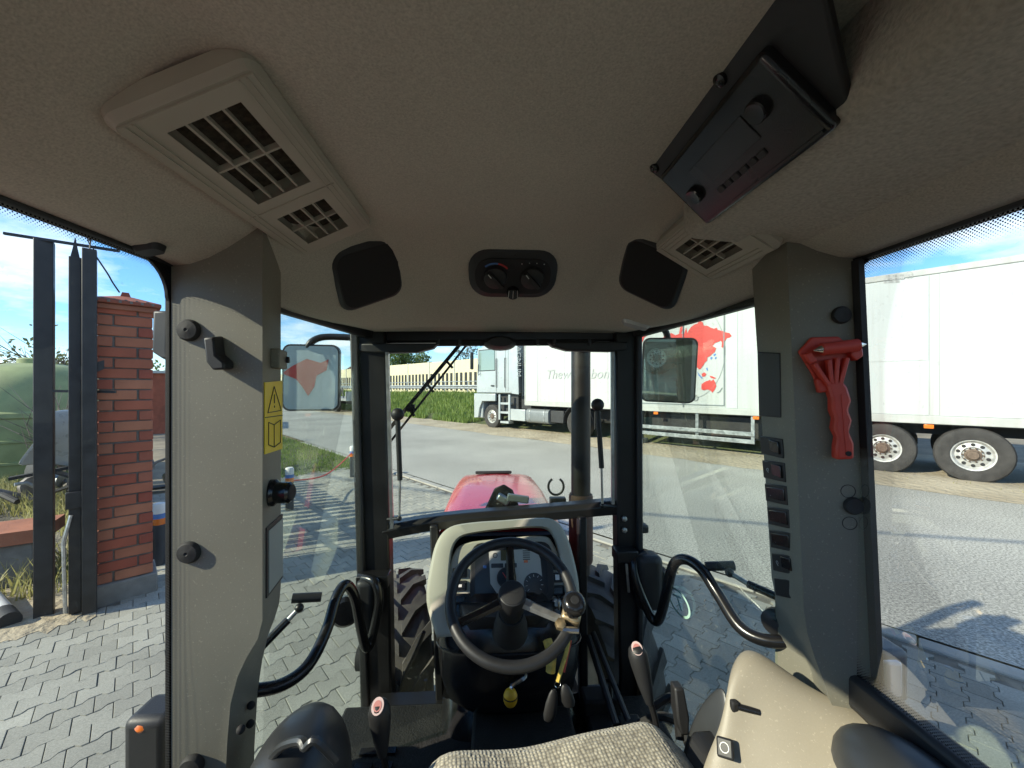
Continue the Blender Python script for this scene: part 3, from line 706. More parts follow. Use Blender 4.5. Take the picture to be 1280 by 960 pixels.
MB().loft([[V(-4.6,-3.6,3.2),V(4.6,-3.6,3.2),V(4.6,3.6,3.2),V(-4.6,3.6,3.2)],[V(-1.3,-.1,5.6),V(1.3,-.1,5.6),V(1.3,.1,5.6),V(-1.3,.1,5.6)]]).build('roof','roof_tile',hs)
MB().b2((-1.0,-3.03,1.1),(.2,-2.98,2.4)).build('window','barrier_dark',hs); MB().b2((1.4,-3.03,1.1),(2.6,-2.98,2.4)).build('window','barrier_dark',hs)

# ------------------------------------------------------------------ wheels
def wheel(name, parent, c, r, w, side, tyre='tyre', rim='rim', rr=.56, bolts=10, dish=.05, hubm='rim_dirty'):
    """axis along local y; side=+1 when the outer face looks to +y"""
    c = Vector(c); ax = V(0,side,0)
    o = MB().lathe([(r*rr,-w*.5+.01),(r*.8,-w*.52),(r*.955,-w*.46),(r,-w*.36),(r,w*.36),(r*.955,w*.46),(r*.8,w*.52),(r*rr+.012,w*.46),(r*rr,w*.38)],(0,0,0),ax,n=44,caps=False).build(name, tyre, parent); o.location = c
    MB().lathe([(r*rr,-w*.3),(r*rr*1.01,w*.40),(r*rr*.93,w*.39),(r*rr*.86,w*.30),(r*rr*.80,w*.40-dish),(r*rr*.52,w*.44-dish),(r*rr*.46,w*.36-dish),(.0,w*.36-dish)],(0,0,0),ax,n=36).build('rim', rim, o)
    hb = MB().lathe([(r*rr*.40,w*.30-dish),(r*rr*.40,w*.42-dish),(r*rr*.30,w*.46-dish),(r*rr*.26,w*.54-dish),(0,w*.55-dish)],(0,0,0),ax,n=20)
    for i in range(bolts):
        a = 2*math.pi*i/bolts; hb.lathe([(.014,w*.3-dish),(.014,w*.47-dish),(.008,w*.5-dish)],(math.cos(a)*r*rr*.46,0,math.sin(a)*r*rr*.46),ax,n=6)
    hb.build('hub', hubm, o)
    h0 = MB().lathe([(.028,w*.30-dish),(.030,w*.445-dish),(0,w*.445-dish)],(0,0,0),ax,n=10).build('hand_hole', 'chassis', o)
    for i in range(bolts):
        a = 2*math.pi*(i+.5)/bolts; m_ = Matrix.Translation((math.cos(a)*r*rr*.68,0,math.sin(a)*r*rr*.68))
        if i == 0: h0.matrix_basis = m_
        else: inst(h0, o, m_)
    return o

# ------------------------------------------------------------------ semi-trailer
TW_ = 2.5; TRZ = math.atan2(DR.y, DR.x)
tl = empty('semi_trailer', SA(0, A_TRK+TW_/2), TRZ, label='white box semi-trailer with red world map parked on the sandy verge', cat='trailer')
tinv = (Matrix.Translation(SA(0, A_TRK+TW_/2)) @ Matrix.Rotation(TRZ,4,'Z')).inverted()
def TL(px, py):                                      # pixel -> trailer side plane, local (x, z)
    d = V((px-CX)/FPX, 1, (HY-py)/FPX); t = A_TRK/d.dot(NR); p = tinv @ (V(0,0,H)+d*t); return p.x, p.z
XF = TL(656,480)[0]; XR = -4.4; ZB = 1.10; ZT = TL(1175,333)[1]; YS = TW_/2
MB().b2((XR,-YS+.02,ZB+.06),(XF,YS-.02,ZT-.05)).build('box_body','trailer_white',tl,bevel=.02)
MB().b2((XR-.01,-YS,ZB-.03),(XF+.01,YS,ZB+.13)).build('lower_rail','trailer_rail',tl,bevel=.01)
MB().b2((XR-.01,-YS,ZT-.13),(XF+.01,YS,ZT)).build('upper_rail','trailer_rail',tl,bevel=.015)
MB().b2((XF-.06,-YS-.005,ZB),(XF+.015,YS+.005,ZT)).build('corner_post','trailer_rail',tl,bevel=.01)
# side panels with seams
xs = [TL(p,480)[0] for p in (657,672,706,716,760,800,907,922,1010,1162,1175,1320)]
for i in range(len(xs)-1):
    a, b = xs[i], xs[i+1]
    wide = i in (8,)
    z0 = ZB+.14; z1 = ZT-.14
    MB().b2((b+.007,YS-.021,z0),(a-.007,YS-.010-.003*(i%2),z1)).build('side_panel','trailer_white' if i % 2 else 'trailer_white_b',tl,bevel=.003,seg=1)
xa, za = TL(1074,345); xb, zb = TL(1161,450)
MB().b2((xb,YS-.014,zb),(TL(965,450)[0],YS-.003,ZT-.16)).build('repair_plate','trailer_white_b',tl,bevel=.002,seg=1)
rv = MB().lathe([(.012,0),(.008,.006),(0,.007)],(0,YS-.004,0),(0,1,0),n=8).build('rivet','rim',tl)
q0 = True
for z in [zb+.06+i*.155 for i in range(12)]:
    if z > ZT-.2: break
    m_ = Matrix.Translation((xb+.03,0,z))
    if q0: rv.matrix_basis = m_; q0 = False
    else: inst(rv, tl, m_)
for i in range(14): inst(rv, tl, Matrix.Translation((xb+.1+i*.2,0,zb+.03)))
for p in ((1122,362),(1121,374),(1142,373),(1120,410),(1095,376)): x,z = TL(*p); inst(rv, tl, Matrix.Translation((x,0,z)))
# map door (framed panel), hinge post, map
x0,_ = TL(905,480); x1,_ = TL(800,480); ztop = TL(905,388)[1]; zbt = TL(905,507)[1]
fr = MB()
for a,b in (((x0,ztop),(x1+1.5,ztop)),((x0,zbt),(x1,zbt))): fr.b2((a[0],YS-.008,a[1]-.012),(b[0],YS+.004,b[1]+.012))
fr.b2((x0-.012,YS-.008,zbt),(x0+.012,YS+.003,ztop)); fr.build('door_seal','truck_grey',tl)
x,_ = TL(854,420); MB().tube([(x,YS+.012,zbt-.08),(x,YS+.012,ZT-.1)],.014,8).build('lock_rod','galvanised',tl)
for z in (zbt+.05, zbt+.9, zbt+1.8): MB().b2((x-.05,YS-.005,z-.03),(x+.05,YS+.03,z+.03)).build('rod_bracket','galvanised',tl)
def decal(name, zp, m, sc=4.8, ox=780, oy=370, th=.003):
    pts = [TL(ox+a/sc, oy+b/sc) for a,b in zp]
    return MB().poly([V(p[0],YS-.005,p[1]) for p in pts], th+.004, V(0,1,0)).build(name, m, tl, smooth=False)
asia = [(232,252),(250,232),(285,222),(308,235),(330,228),(336,190),(350,178),(352,200),(343,225),(360,228),(372,190),(380,225),(388,205),(402,186),(420,172),(440,165),(452,147),(472,158),(478,178),(500,178),(520,190),(540,196),(556,190),(560,202),(590,210),(610,218),(632,222),(646,240),(632,250),(618,252),(604,270),(592,312),(584,305),(588,280),(580,268),(566,274),(545,282),(530,300),(552,312),(545,335),(528,348),(516,360),(500,368),(498,388),(484,400),(474,418),(460,436),(448,440),(436,425),(428,405),(420,372),(395,370),(380,340),(360,345),(340,320),(318,300),(300,275),(270,262),(245,262)]
decal('map_land', asia, 'map_red')
decal('map_land', [(100,215),(150,208),(140,235),(120,250),(112,272),(98,285),(88,262),(70,268),(40,225),(55,205)], 'map_red')
decal('map_land', [(20,440),(55,450),(80,470),(105,485),(108,510),(90,525),(75,548),(62,560),(48,600),(40,560),(20,520)], 'map_red')
decal('map_land', [(464,530),(486,514),(505,508),(516,502),(520,512),(530,505),(536,500),(548,520),(553,540),(545,560),(530,580),(520,568),(500,560),(480,566),(464,560)], 'map_red')
decal('map_land', [(465,468),(480,458),(494,468),(486,482),(470,484)], 'map_red'); decal('map_land', [(512,478),(530,482),(552,492),(540,497),(520,490)], 'map_red')
decal('map_land', [(556,580),(570,572),(588,548),(591,552),(576,576),(560,584)], 'truck_grey')
for q in (((516,372),(524,364),(532,370),(522,382)),((535,352),(548,344),(552,350),(540,362)),((440,455),(458,478),(472,492),(466,496),(448,478)),((492,432),(500,430),(503,448),(496,446)),((543,372),(552,364),(556,370),(546,380))): decal('map_island', q, 'print_blue')
ringp = [TL(780+(400+205*math.cos(a))/4.8, 370+(330+285*math.sin(a))/4.8) for a in [R(-62+i*4) for i in range(38)]]
MB().tube([V(p[0],YS-.001,p[1]) for p in ringp],.004,4).build('map_circle','truck_grey',tl)
for q in (((418,128),(432,140),(428,145),(414,133)),((530,158),(540,170),(536,174),(526,162))): decal('map_island', q, 'print_grey')
def ttext(body, px, py, size, m='print_grey', shear=0):
    x,z = TL(px,py); return text('lettering', body, size, m, tl, frame_mtx((x,YS+.003,z),(-1,0,0),(0,0,1)), shear)
ttext('The', 682, 473.5, .50, shear=.25); ttext('wor', 702.5, 473.4, .50, shear=.25); ttext('bon', 737.5, 473, .48, shear=.25)
for i,(b,p) in enumerate((('TRUCK-NAPRAWY-SKAD',346),('TEN TEN TT TEN',349.6),('TRANSPO-RCA',353))): pass
ttext('T', 866, 500, .16, 'print_black')
pp = [TL(869+3.6*math.cos(a), 497.5+3.6*math.sin(a)) for a in [i*.35 for i in range(19)]]
MB().tube([V(p[0],YS-.001,p[1]) for p in pp],.006,4).build('logo_ring','print_black',tl)
# printed block on the upper rail: short illegible strokes, ring with 43
for row, py in enumerate((345.5,349.2,352.8)):
    for i in range(17-3*row):
        if (i*7+row*3) % 5 == 0: continue
        x,z = TL(1106+i*1.75, py-.10*(i)); MB().b2((x-.016,YS-.004,z-.022),(x+.016,YS+.002,z+.022)).build('printed_mark','print_grey',tl,smooth=False)
pp = [TL(1137+4.2*math.cos(a), 344+4.6*math.sin(a)) for a in [i*.35 for i in range(19)]]
MB().tube([V(p[0],YS+.001,p[1]) for p in pp],.004,4).build('approval_ring','print_grey',tl)
ttext('43', 1134.6, 346, .075, 'print_grey')
# marker lights, side guard, chassis, wheels, mudguards
for p in ((820,520.5),(945,522.3),(1161,529.5)):
    x,z = TL(*p); MB().b2((x-.07,YS-.01,ZB-.12),(x+.07,YS+.02,ZB-.04)).build('marker_light','lamp_amber',tl,bevel=.008)
MB().b2((XR+.2,-.55,ZB-.28),(XF-.4,-.40,ZB-.02)).build('chassis_beam','chassis',tl); MB().b2((XR+.2,.40,ZB-.28),(XF-.4,.55,ZB-.02)).build('chassis_beam','chassis',tl)
MB().b2((XR+.1,-YS+.1,ZB-.06),(XF-.1,YS-.1,ZB+.05)).build('floor_frame','chassis',tl)
gx0,_ = TL(943,540); gx1,_ = TL(797,530)
for za_, zb_ in ((TL(940,543)[1]-.06,TL(940,543)[1]+.05),(TL(940,552)[1]-.07,TL(940,552)[1]+.04)): MB().b2((gx0,YS-.06,za_),(gx1,YS-.02,zb_)).build('side_guard_rail','galvanised',tl,bevel=.008)
for p in (940,800,870): x,_ = TL(p,540); MB().b2((x-.04,YS-.10,.45),(x+.04,YS-.061,ZB)).build('guard_post','galvanised',tl)
x,_ = TL(903,540)
MB().b2((gx0-.1,-.9,.40),(gx1-.3,.9,ZB-.1)).build('pallet_box','chassis',tl,bevel=.02)
WR = .52
for p in (1217,1103): x,_ = TL(p,560); wheel('wheel', tl, (x,YS-.22,WR-.01), WR, .38, 1)
x,_ = TL(1103,560); x2,_ = TL(1217,560); x3 = x2-(x-x2); x4 = x+(x-x2)
wheel('wheel', tl, (x4,YS-.22,WR-.01), WR, .38, 1)
for xx in (x,x2,x4): wheel('wheel', tl, (xx,-YS+.22,WR-.01), WR, .38, -1); MB().tube([(xx,-1.05,WR),(xx,1.05,WR)],.07,10).build('axle','chassis',tl)
MB().b2((x3-.5,.75,.5),(x3+.36,YS-.05,ZB-.08)).build('mudguard','truck_dark',tl,bevel=.05)
x,_ = TL(792,540); MB().b2((x-.08,YS-.5,.15),(x+.08,YS-.35,ZB)).build('landing_leg','galvanised',tl); MB().b2((x-.18,YS-.6,.02),(x+.18,YS-.25,.16)).build('landing_foot','galvanised',tl)

# ------------------------------------------------------------------ truck
tk = empty('truck', SA(0, A_TRK+TW_/2), TRZ, label='silver grey cab-over truck coupled to the white trailer', cat='truck')
def Z4(px, py): return TL(580+px/6.4, 410+py/6.4)
c0 = Z4(98,500)[0]; c1 = Z4(400,500)[0]; cf = Z4(86,600)[0]; zfl = Z4(120,520)[1]; zroof = 3.75; YC = 1.24
MB().loft([[V(c1,y,zfl) if False else V(x,y,z) for x,z in ((c1,zfl),(c0+.02,zfl),(c0,zfl+.5),(c0-.12,zroof-.35),(c0-.5,zroof),(c1+.1,zroof))] for y in (-YC,YC)]).build('cab_body','truck_silver',tk,bevel=.06,seg=3)
wz0 = Z4(180,338)[1]; wz1 = Z4(180,178)[1]; wx0 = Z4(246,300)[0]; wx1 = Z4(122,300)[0]
do = MB().b2((Z4(258,300)[0],YC-.02,zfl+.03),(Z4(108,300)[0],YC+.012,wz1+.12)).build('cab_door','truck_silver',tk,bevel=.015)
MB().b2((wx0-.04,YC+.006,wz0-.04),(wx1+.04,YC+.018,wz1+.04)).build('window_frame','truck_dark',do,bevel=.01)
MB().b2((wx0,YC+.010,wz0),(wx1,YC+.024,wz1)).build('window_pane','truck_window',do)
MB().b2((wx0+.02,YC+.03,zfl+.30),(wx0+.22,YC+.055,zfl+.36)).build('door_handle','truck_dark',do,bevel=.008)
for p in (258,332,352): x,_ = Z4(p,300); MB().b2((x-.012,YC-.01,zfl+.1),(x+.012,YC+.006,zroof-.35)).build('panel_seam','truck_grey',tk)
for p in (262,330): x,_ = Z4(p,300); MB().tube([(x,YC+.03,zfl+.25),(x,YC+.05,zfl+.3),(x,YC+.05,zroof-.75),(x,YC+.03,zroof-.7)],.016,8).build('grab_rail','truck_dark',tk)
# air deflector, ribbed gap behind cab
xd,_ = Z4(418,300); MB().poly([V(c1+.12,YC+.0,zfl),V(xd-.12,YC-.02,zfl-.03),V(xd-.02,YC-.04,zroof),V(c1+.15,YC-.02,zroof)],.03,V(0,1,0)).build('air_deflector','truck_silver',tk)
text('lettering','MAGNUM',.34,'truck_grey',tk,frame_mtx((c1-.19,YC+.022,zfl+2.2),(0,0,-1),(-1,0,0)))
xg0,_ = Z4(425,300); xg1,_ = Z4(486,300)
for i in range(6):
    xa_ = xg0+(xg1-xg0)*i/6; MB().b2((xa_+(xg1-xg0)/6+.01,YC-.40,zfl-.1),(xa_-.012,YC-.25-.03*(i%2),ZT-.4)).build('side_fairing','truck_grey',tk,bevel=.02)
MB().b2((xg1-.02,-.9,.9),(c1-.1,.9,zfl+1.7)).build('rear_cab_wall','truck_dark',tk)
# lower front corner, wheel arch, steps, skirt, tank
MB().poly([V(*q) for q in [(cf,YC,zfl-.02),(c0-.35,YC,zfl-.02),(Z4(255,520)[0],YC,zfl-.02),(Z4(255,580)[0],YC,Z4(255,585)[1]),(Z4(150,585)[0],YC,Z4(150,585)[1]),(Z4(128,620)[0],YC,Z4(128,640)[1]),(Z4(118,720)[0],YC,.42),(cf,YC,.40)]],.10,V(0,1,0)).build('wheel_arch','truck_silver',tk,bevel=.02)
MB().b2((cf-.5,-YC+.05,.40),(cf-.02,YC-.06,zfl-.03)).build('front_bumper','truck_silver',tk,bevel=.05)
MB().b2((cf-.10,YC+.03,Z4(105,560)[1]-.08),(cf-.02,YC+.06,Z4(105,560)[1]+.10)).build('side_lamp','lamp_clear',tk,bevel=.01)
MB().b2((c1+.0,-1.0,.75),(c0-.6,YC-.25,zfl-.03)).build('engine_bay','truck_dark',tk)
sx0,_ = Z4(362,600); sx1,_ = Z4(282,600)
MB().b2((sx0-.05,YC-.05,.40),(sx0+.06,YC+.02,zfl-.05)).build('step_panel','truck_silver',tk,bevel=.01); MB().b2((sx1-.05,YC-.05,.40),(sx1+.05,YC+.015,zfl-.05)).build('step_panel','truck_silver',tk,bevel=.01)
for py in (600,672,750): z = Z4(320,py)[1]; MB().b2((sx0+.06,YC-.30,z-.07),(sx1-.05,YC+.0,z+.02)).build('step','truck_silver',tk,bevel=.01)
kx,_ = Z4(488,700); MB().b2((kx,YC-.12,.42),(sx0-.06,YC+.005,Z4(420,650)[1])).build('side_skirt','truck_silver',tk,bevel=.02)
tx0,_ = Z4(668,700); zc_ = (Z4(580,655)[1]+.36)/2+.02; th_ = (Z4(580,655)[1]-.36)/2
rr_ = [(p[0],p[1]) for p in rrect(.62,th_*2,.14,4)]
MB().loft([[V(x,YC-.33+p[0],zc_+p[1]) for p in rr_] for x in (tx0,kx-.02)]).build('fuel_tank','truck_grey',tk)
for f_ in (.18,.82): x = tx0+(kx-tx0)*f_; MB().loft([[V(xx,YC-.33+p[0]*1.03,zc_+p[1]*1.03) for p in rr_] for xx in (x-.03,x+.03)]).build('tank_strap','galvanised',tk)
MB().b2((Z4(780,700)[0],YC-.6,.45),(tx0-.03,YC-.12,Z4(580,655)[1])).build('battery_box','truck_dark',tk,bevel=.03)
FWx,_ = Z4(217,715); wheel('wheel', tk, (FWx,YC-.16,.51), .52, .30, 1, dish=.02); wheel('wheel', tk, (FWx,-YC+.16,.51), .52, .30, -1, dish=.02)
DWx,_ = Z4(905,760); wheel('wheel', tk, (DWx,YC-.22,.51), .52, .36, 1, dish=.10); wheel('wheel', tk, (DWx,-YC+.22,.51), .52, .36, -1, dish=.10)
ar = [(DWx+.66*math.cos(a), .51+.66*math.sin(a)) for a in [R(-5+i*19) for i in range(11)]]
MB().loft([[V(p[0],y,p[1]) for y,p in ((YC-.42,p_),(YC-.02,p_),(YC-.02,(p_[0],p_[1]+.02)),(YC-.42,(p_[0],p_[1]+.02)))] for p_ in ar]).build('mudguard','truck_dark',tk)
MB().b2((DWx-.95,-.6,.62),(c1,-.42,.9)).build('frame_rail','chassis',tk); MB().b2((DWx-.95,.42,.62),(c1,.6,.9)).build('frame_rail','chassis',tk)
MB().b2((DWx-.72,YC-.4,.35),(DWx-.70,YC-.02,.95)).build('mud_flap','rubber',tk)
# mirrors and roof details
MB().tube([(c0-.1,YC,wz1+.1),(c0+.02,YC+.22,wz1+.06),(c0+.04,YC+.25,wz1-.1)],.018,8).build('mirror_arm','truck_dark',tk)
MB().b2((c0-.02,YC+.16,wz0+.05),(c0+.06,YC+.34,wz1-.05)).build('mirror_housing','truck_dark',tk,bevel=.04,seg=3)
MB().tube([(c0-.30,YC+.0,zfl+.9),(c0-.26,YC+.10,zfl+.8),(c0-.26,YC+.10,zfl+1.3)],.014,6).build('mirror_arm','truck_dark',tk)

# stand-in white trailer added behind the tractor to fill the left mirror's reflection
t2 = empty('stand_in_trailer', V(-4.6,-8.6,0), R(4), label='stand-in white box trailer with a red emblem added behind the tractor for the mirror', cat='trailer')
MB().b2((-5,-2.4,1.1),(4.4,-.02,3.9)).build('box_body','trailer_white',t2,bevel=.02); MB().b2((-5.02,-2.42,.98),(4.42,0,1.12)).build('lower_rail','trailer_rail',t2); MB().b2((-5.02,-2.42,3.88),(4.42,0,4.0)).build('upper_rail','trailer_rail',t2)
for x in (-3.0,-1.0,1.0,3.0): MB().b2((x-.006,-.02,1.14),(x+.006,-.012,3.86)).build('panel_seam','truck_grey',t2)
MB().poly([V(x,-.008,z) for x,z in [(.62+q,w) for q,w in ((.75,2.55),(1.0,2.75),(1.35,2.95),(1.7,2.85),(1.9,2.95),(1.85,2.65),(1.6,2.5),(1.55,2.2),(1.4,1.95),(1.25,2.2),(1.1,2.4))]],.02,V(0,1,0)).build('red_emblem','map_red',t2,smooth=False)
MB().b2((-4.8,-1.6,.7),(4.2,-.8,.98)).build('chassis_beam','chassis',t2)
for x in (-4.0,-2.7,3.2): wheel('wheel', t2, (x,-.22,.5), .5, .34, 1); wheel('wheel', t2, (x,-2.18,.5), .5, .34, -1)
# low-loader trailer parked further along the verge
lb = empty('flatbed_trailer', SA(27,11.6), TRZ, label='low grey flatbed trailer parked on the verge beyond the truck', cat='trailer')
MB().b2((0,-1.2,.85),(11,1.2,1.02)).build('deck','flatbed',lb,bevel=.02); MB().b2((0,-.5,.6),(11,.5,.85)).build('chassis_beam','chassis',lb)
MB().b2((.0,-1.2,1.02),(.1,1.2,1.5)).build('end_board','flatbed',lb)
for x in (2.2,3.5,4.8): wheel('wheel', lb, (x,.98,.47), .47, .3, 1)
MB().b2((8.6,-.2,.0),(8.8,-.05,.85)).build('landing_leg','galvanised',lb); MB().b2((8.6,.6,.0),(8.8,.75,.85)).build('landing_leg','galvanised',lb)
for i in range(3): MB().tube([(1.2+i*.9,.9,1.02),(1.5+i*.9,.9,1.75),(1.9+i*.9,.9,1.05)],.05,8).build('load_frame','scrap',lb)

# overhead cable and its two poles (out of view, their shadow crosses the road)
off = -V(-to_sun.x,-to_sun.y,0)/to_sun.z
hcab = 6.6
ca = G(800,640)+off*hcab; cb = G(1280,672)+off*hcab; dr_ = (cb-ca).normalized()
pa = ca-dr_*9; pb = cb+dr_*12
o = MB().tube([V(*(pa.lerp(pb,i/16)).xy, hcab+1.6*((i/8-1)**2)-.2) for i in range(17)],.028,6).build('overhead_cable','print_black'); tag(o,'black overhead cable strung between two utility poles','cable')
for p, lb_ in ((pa,'wooden utility pole behind the brick pillar yard'),(pb,'wooden utility pole standing behind the tractor')):
    r = empty('utility_pole', (p.x,p.y,0), 0, label=lb_, cat='pole'); MB().lathe([(.14,-.2),(.10,8.3),(0,8.32)],n=12).build('shaft','wood_grey',r); MB().box((0,0,7.9),(.1,1.2,.1)).build('cross_arm','wood_grey',r)
# ================================================================== the tractor (everything the cab is made of)
PSI = R(3.0); U0 = .035
tr = empty('tractor', (U0*math.cos(PSI), U0*math.sin(PSI), 0), PSI, label='red tractor with an open view from its beige lined cab', cat='tractor')
TRM = Matrix.Translation((U0*math.cos(PSI), U0*math.sin(PSI), 0)) @ Matrix.Rotation(PSI,4,'Z'); TRI = TRM.inverted()
def L(px, py, t): return TRI @ W(px, py, t)
EYE = TRI @ V(0,0,H)
def RAY(px, py): return (TRI.to_3x3() @ V((px-CX)/FPX, 1, (HY-py)/FPX))
def HP(px, py, p0, n):                               # pixel ray meets a plane, tractor coordinates
    d = RAY(px, py); return EYE + d*((Vector(p0)-EYE).dot(n)/d.dot(n))
def sst(a, b, x): x = max(0, min(1, (x-a)/(b-a))); return x*x*(3-2*x)
def hwid(v): return .705-.225*sst(.82,1.62,v)*1.15
def hlz(u, v):
    rim = H+.262-.052*sst(.75,1.3,v); f = 1-sst(1.02,1.50,v); g = 1-sst(.52,1.0,abs(u)/hwid(v))
    return rim+(H+.435-rim)*g*f
def HL(px, py, off=.0):                              # pixel ray meets the headliner
    d = RAY(px, py); lo = .2
    t = .25
    while t < 2.2:
        p = EYE+d*t
        if p.z > hlz(p.x, p.y): break
        t += .004
    e = .01; n = V((hlz(p.x+e,p.y)-hlz(p.x-e,p.y))/(2*e), (hlz(p.x,p.y+e)-hlz(p.x,p.y-e))/(2*e), -1).normalized()
    return p+n*off, n
# ---- roof and headliner
rows = []
vs_ = [-.75+i*(1.47+.75)/48 for i in range(49)]
for v in vs_: rows.append([V(hwid(v)*(j/20-1), v, hlz(hwid(v)*(j/20-1), v)) for j in range(41)])
MB().grid(rows).build('headliner','headliner',tr,solid=.006,ang=80)
MB().grid([[V(x,1.47,hlz(x,1.47)-.001) for x in [hwid(1.47)*(j/20-1) for j in range(41)]],[V(x*.99,1.49,hlz(x,1.47)+.012) for x in [hwid(1.47)*(j/20-1) for j in range(41)]]]).build('headliner_lip','headliner',tr,solid=.008)
rows = []
for v in [-.8+i*(1.555+.8)/40 for i in range(41)]:
    hw_ = hwid(v)+.05; rows.append([V(hw_*(j/16-1), v, hlz(max(-hwid(v),min(hwid(v),hw_*(j/16-1))), min(v,1.47))+.05) for j in range(33)])
MB().grid(rows).build('roof','tractor_red',tr,solid=.025,ang=60)
# ---- rails and posts
for sx in (-1,1):
    MB().bar((sx*.712,-.72,2.078),(sx*.712,.93,2.078),.03,.05).build('window_rail','black_plastic',tr,bevel=.006)
    MB().bar((sx*.705,.92,2.052),(sx*.50,1.52,2.012),.035,.055).build('door_top_rail','black_plastic',tr,bevel=.008)
    MB().bar((sx*.71,-.70,.8),(sx*.71,-.70,2.08),.07,.07,(0,1,0)).build('rear_post','black_plastic',tr,bevel=.01)
    zs = .90 if sx < 0 else 1.18
    MB().bar((sx*.715,-.66,zs),(sx*.715,.80,zs),.045,.07).build('window_sill','black_plastic',tr,bevel=.01)
    MB().bar((sx*.715,-.66,zs/2+.33),(sx*.715,.80,zs/2+.33),.03,zs-.70).build('lower_side_panel','black_matte',tr)
MB().bar((-.7,-.71,2.07),(.7,-.71,2.07),.06,.06).build('rear_rail','black_plastic',tr); MB().bar((-.7,-.71,1.15),(.7,-.71,1.15),.06,.10).build('rear_sill','black_plastic',tr)
MB().b2((-.7,-.74,.7),(.7,-.68,1.1)).build('rear_panel','black_matte',tr)
def post_bar(name, a, b, w, d, m='black_steel', bev=.008):
    a = Vector(a); b = Vector(b); ax = (b-a).normalized(); return MB().bar(a, b, w, d, V(0,1,0)).build(name, m, tr, bevel=bev)
TA = 1.52
post_bar('windscreen_post', L(466,405,TA), L(475,925,TA), .112, .07)
post_bar('windscreen_post', L(779,405,TA), L(786,925,TA), .088, .07)
MB().bar(L(444,405,TA-.03), L(459,920,TA-.03), .03, .045, V(0,1,0)).build('door_frame','black_plastic',tr,bevel=.006)
MB().bar(L(797,405,TA-.03), L(799,920,TA-.03), .022, .045, V(0,1,0)).build('door_frame','black_plastic',tr,bevel=.006)
MB().bar(L(484,440,TA-.045), L(490,660,TA-.045), .012, .012, V(0,1,0)).build('post_trim','steel',tr)
MB().bar(L(765,440,TA-.045), L(766,630,TA-.045), .010, .012, V(0,1,0)).build('post_trim','steel',tr)
MB().bar(L(455,418,TA+.02), L(795,416,TA+.02), .06, .075).build('header_rail','black_steel',tr,bevel=.01)
# lower windscreen rail (bowed)
path = smooth_path([L(480,664,TA), L(530,654,TA+.01), L(580,648,TA+.02), L(640,643,TA+.03), L(705,638,TA+.02), L(772,632,TA)], 4)
MB().loft([[p+V(0,dy,dz) for dy,dz in ((-.03,-.026),(-.035,.01),(-.02,.026),(.03,.026),(.03,-.026))] for p in path]).build('lower_rail','black_steel',tr,bevel=.004)
for a,b,w in ((L(543,655,TA-.02),L(553,935,1.46),.03),(L(727,645,TA-.02),L(729,930,1.46),.03)): MB().bar(a,b,w,.05,V(0,1,0)).build('firewall_bar','black_steel',tr,bevel=.006)
# header dressing: visor housings and wiper motor lens
mb = MB(); 
for s_, c_ in ((-1, 500),(1, 742)):
    pts_ = [(c_-55*1,430),(c_+48,430),(c_+42,436),(c_+22,441),(c_-30*1,442),(c_-55,440)] if s_ < 0 else [(c_+40,428),(c_-60,428),(c_-52,434),(c_-34,439),(c_+20,440),(c_+40,438)]
    MB().poly([L(x,y,TA-.02) for x,y in pts_],.05,V(0,1,0)).build('corner_gusset','black_plastic',tr,bevel=.006)
MB().loft([[L(625,430,TA)+V(math.cos(a)*.062*k, dy, math.sin(a)*.024*k) for a in [i*math.pi/8 for i in range(16)]] for k,dy in ((.7,-.07),(1,-.05),(1,.03))]).build('wiper_motor_cover','black_plastic',tr)
MB().bar(L(545,429,TA-.01),L(745,428,TA-.01),.03,.022).build('visor_roller','black_matte',tr,bevel=.005)
for p in (548,575,672,693,737): MB().tube([L(p,424,TA-.06),L(p,431,TA-.06)],.006,6).build('clip','black_plastic',tr)
# ---- glazing
def pane(name, pts, m, th=.005): return MB().poly(pts, th).build(name, m, tr, smooth=False)
pane('windscreen', [L(470,425,TA+.03),L(785,423,TA+.03),L(785,634,TA+.02),L(640,645,TA+.05),L(470,664,TA+.02)], 'glass_front')
pane('lower_pane', [L(487,668,TA),L(545,660,TA),L(552,930,1.50),L(487,930,1.50)], 'glass_front'); pane('lower_pane', [L(728,648,TA),L(770,640,TA),L(775,930,1.50),L(729,930,1.50)], 'glass_front')
pane('door_glass', [L(345,380,1.10),L(452,412,TA-.03),L(462,925,TA-.03),L(318,1060,1.10),L(318,850,1.10),L(345,720,1.10)], 'glass_door')
pane('door_glass', [L(945,372,1.03),L(795,412,TA-.03),L(797,925,TA-.03),L(985,1090,1.03),L(1000,870,1.03),L(968,730,1.03)], 'glass_door')
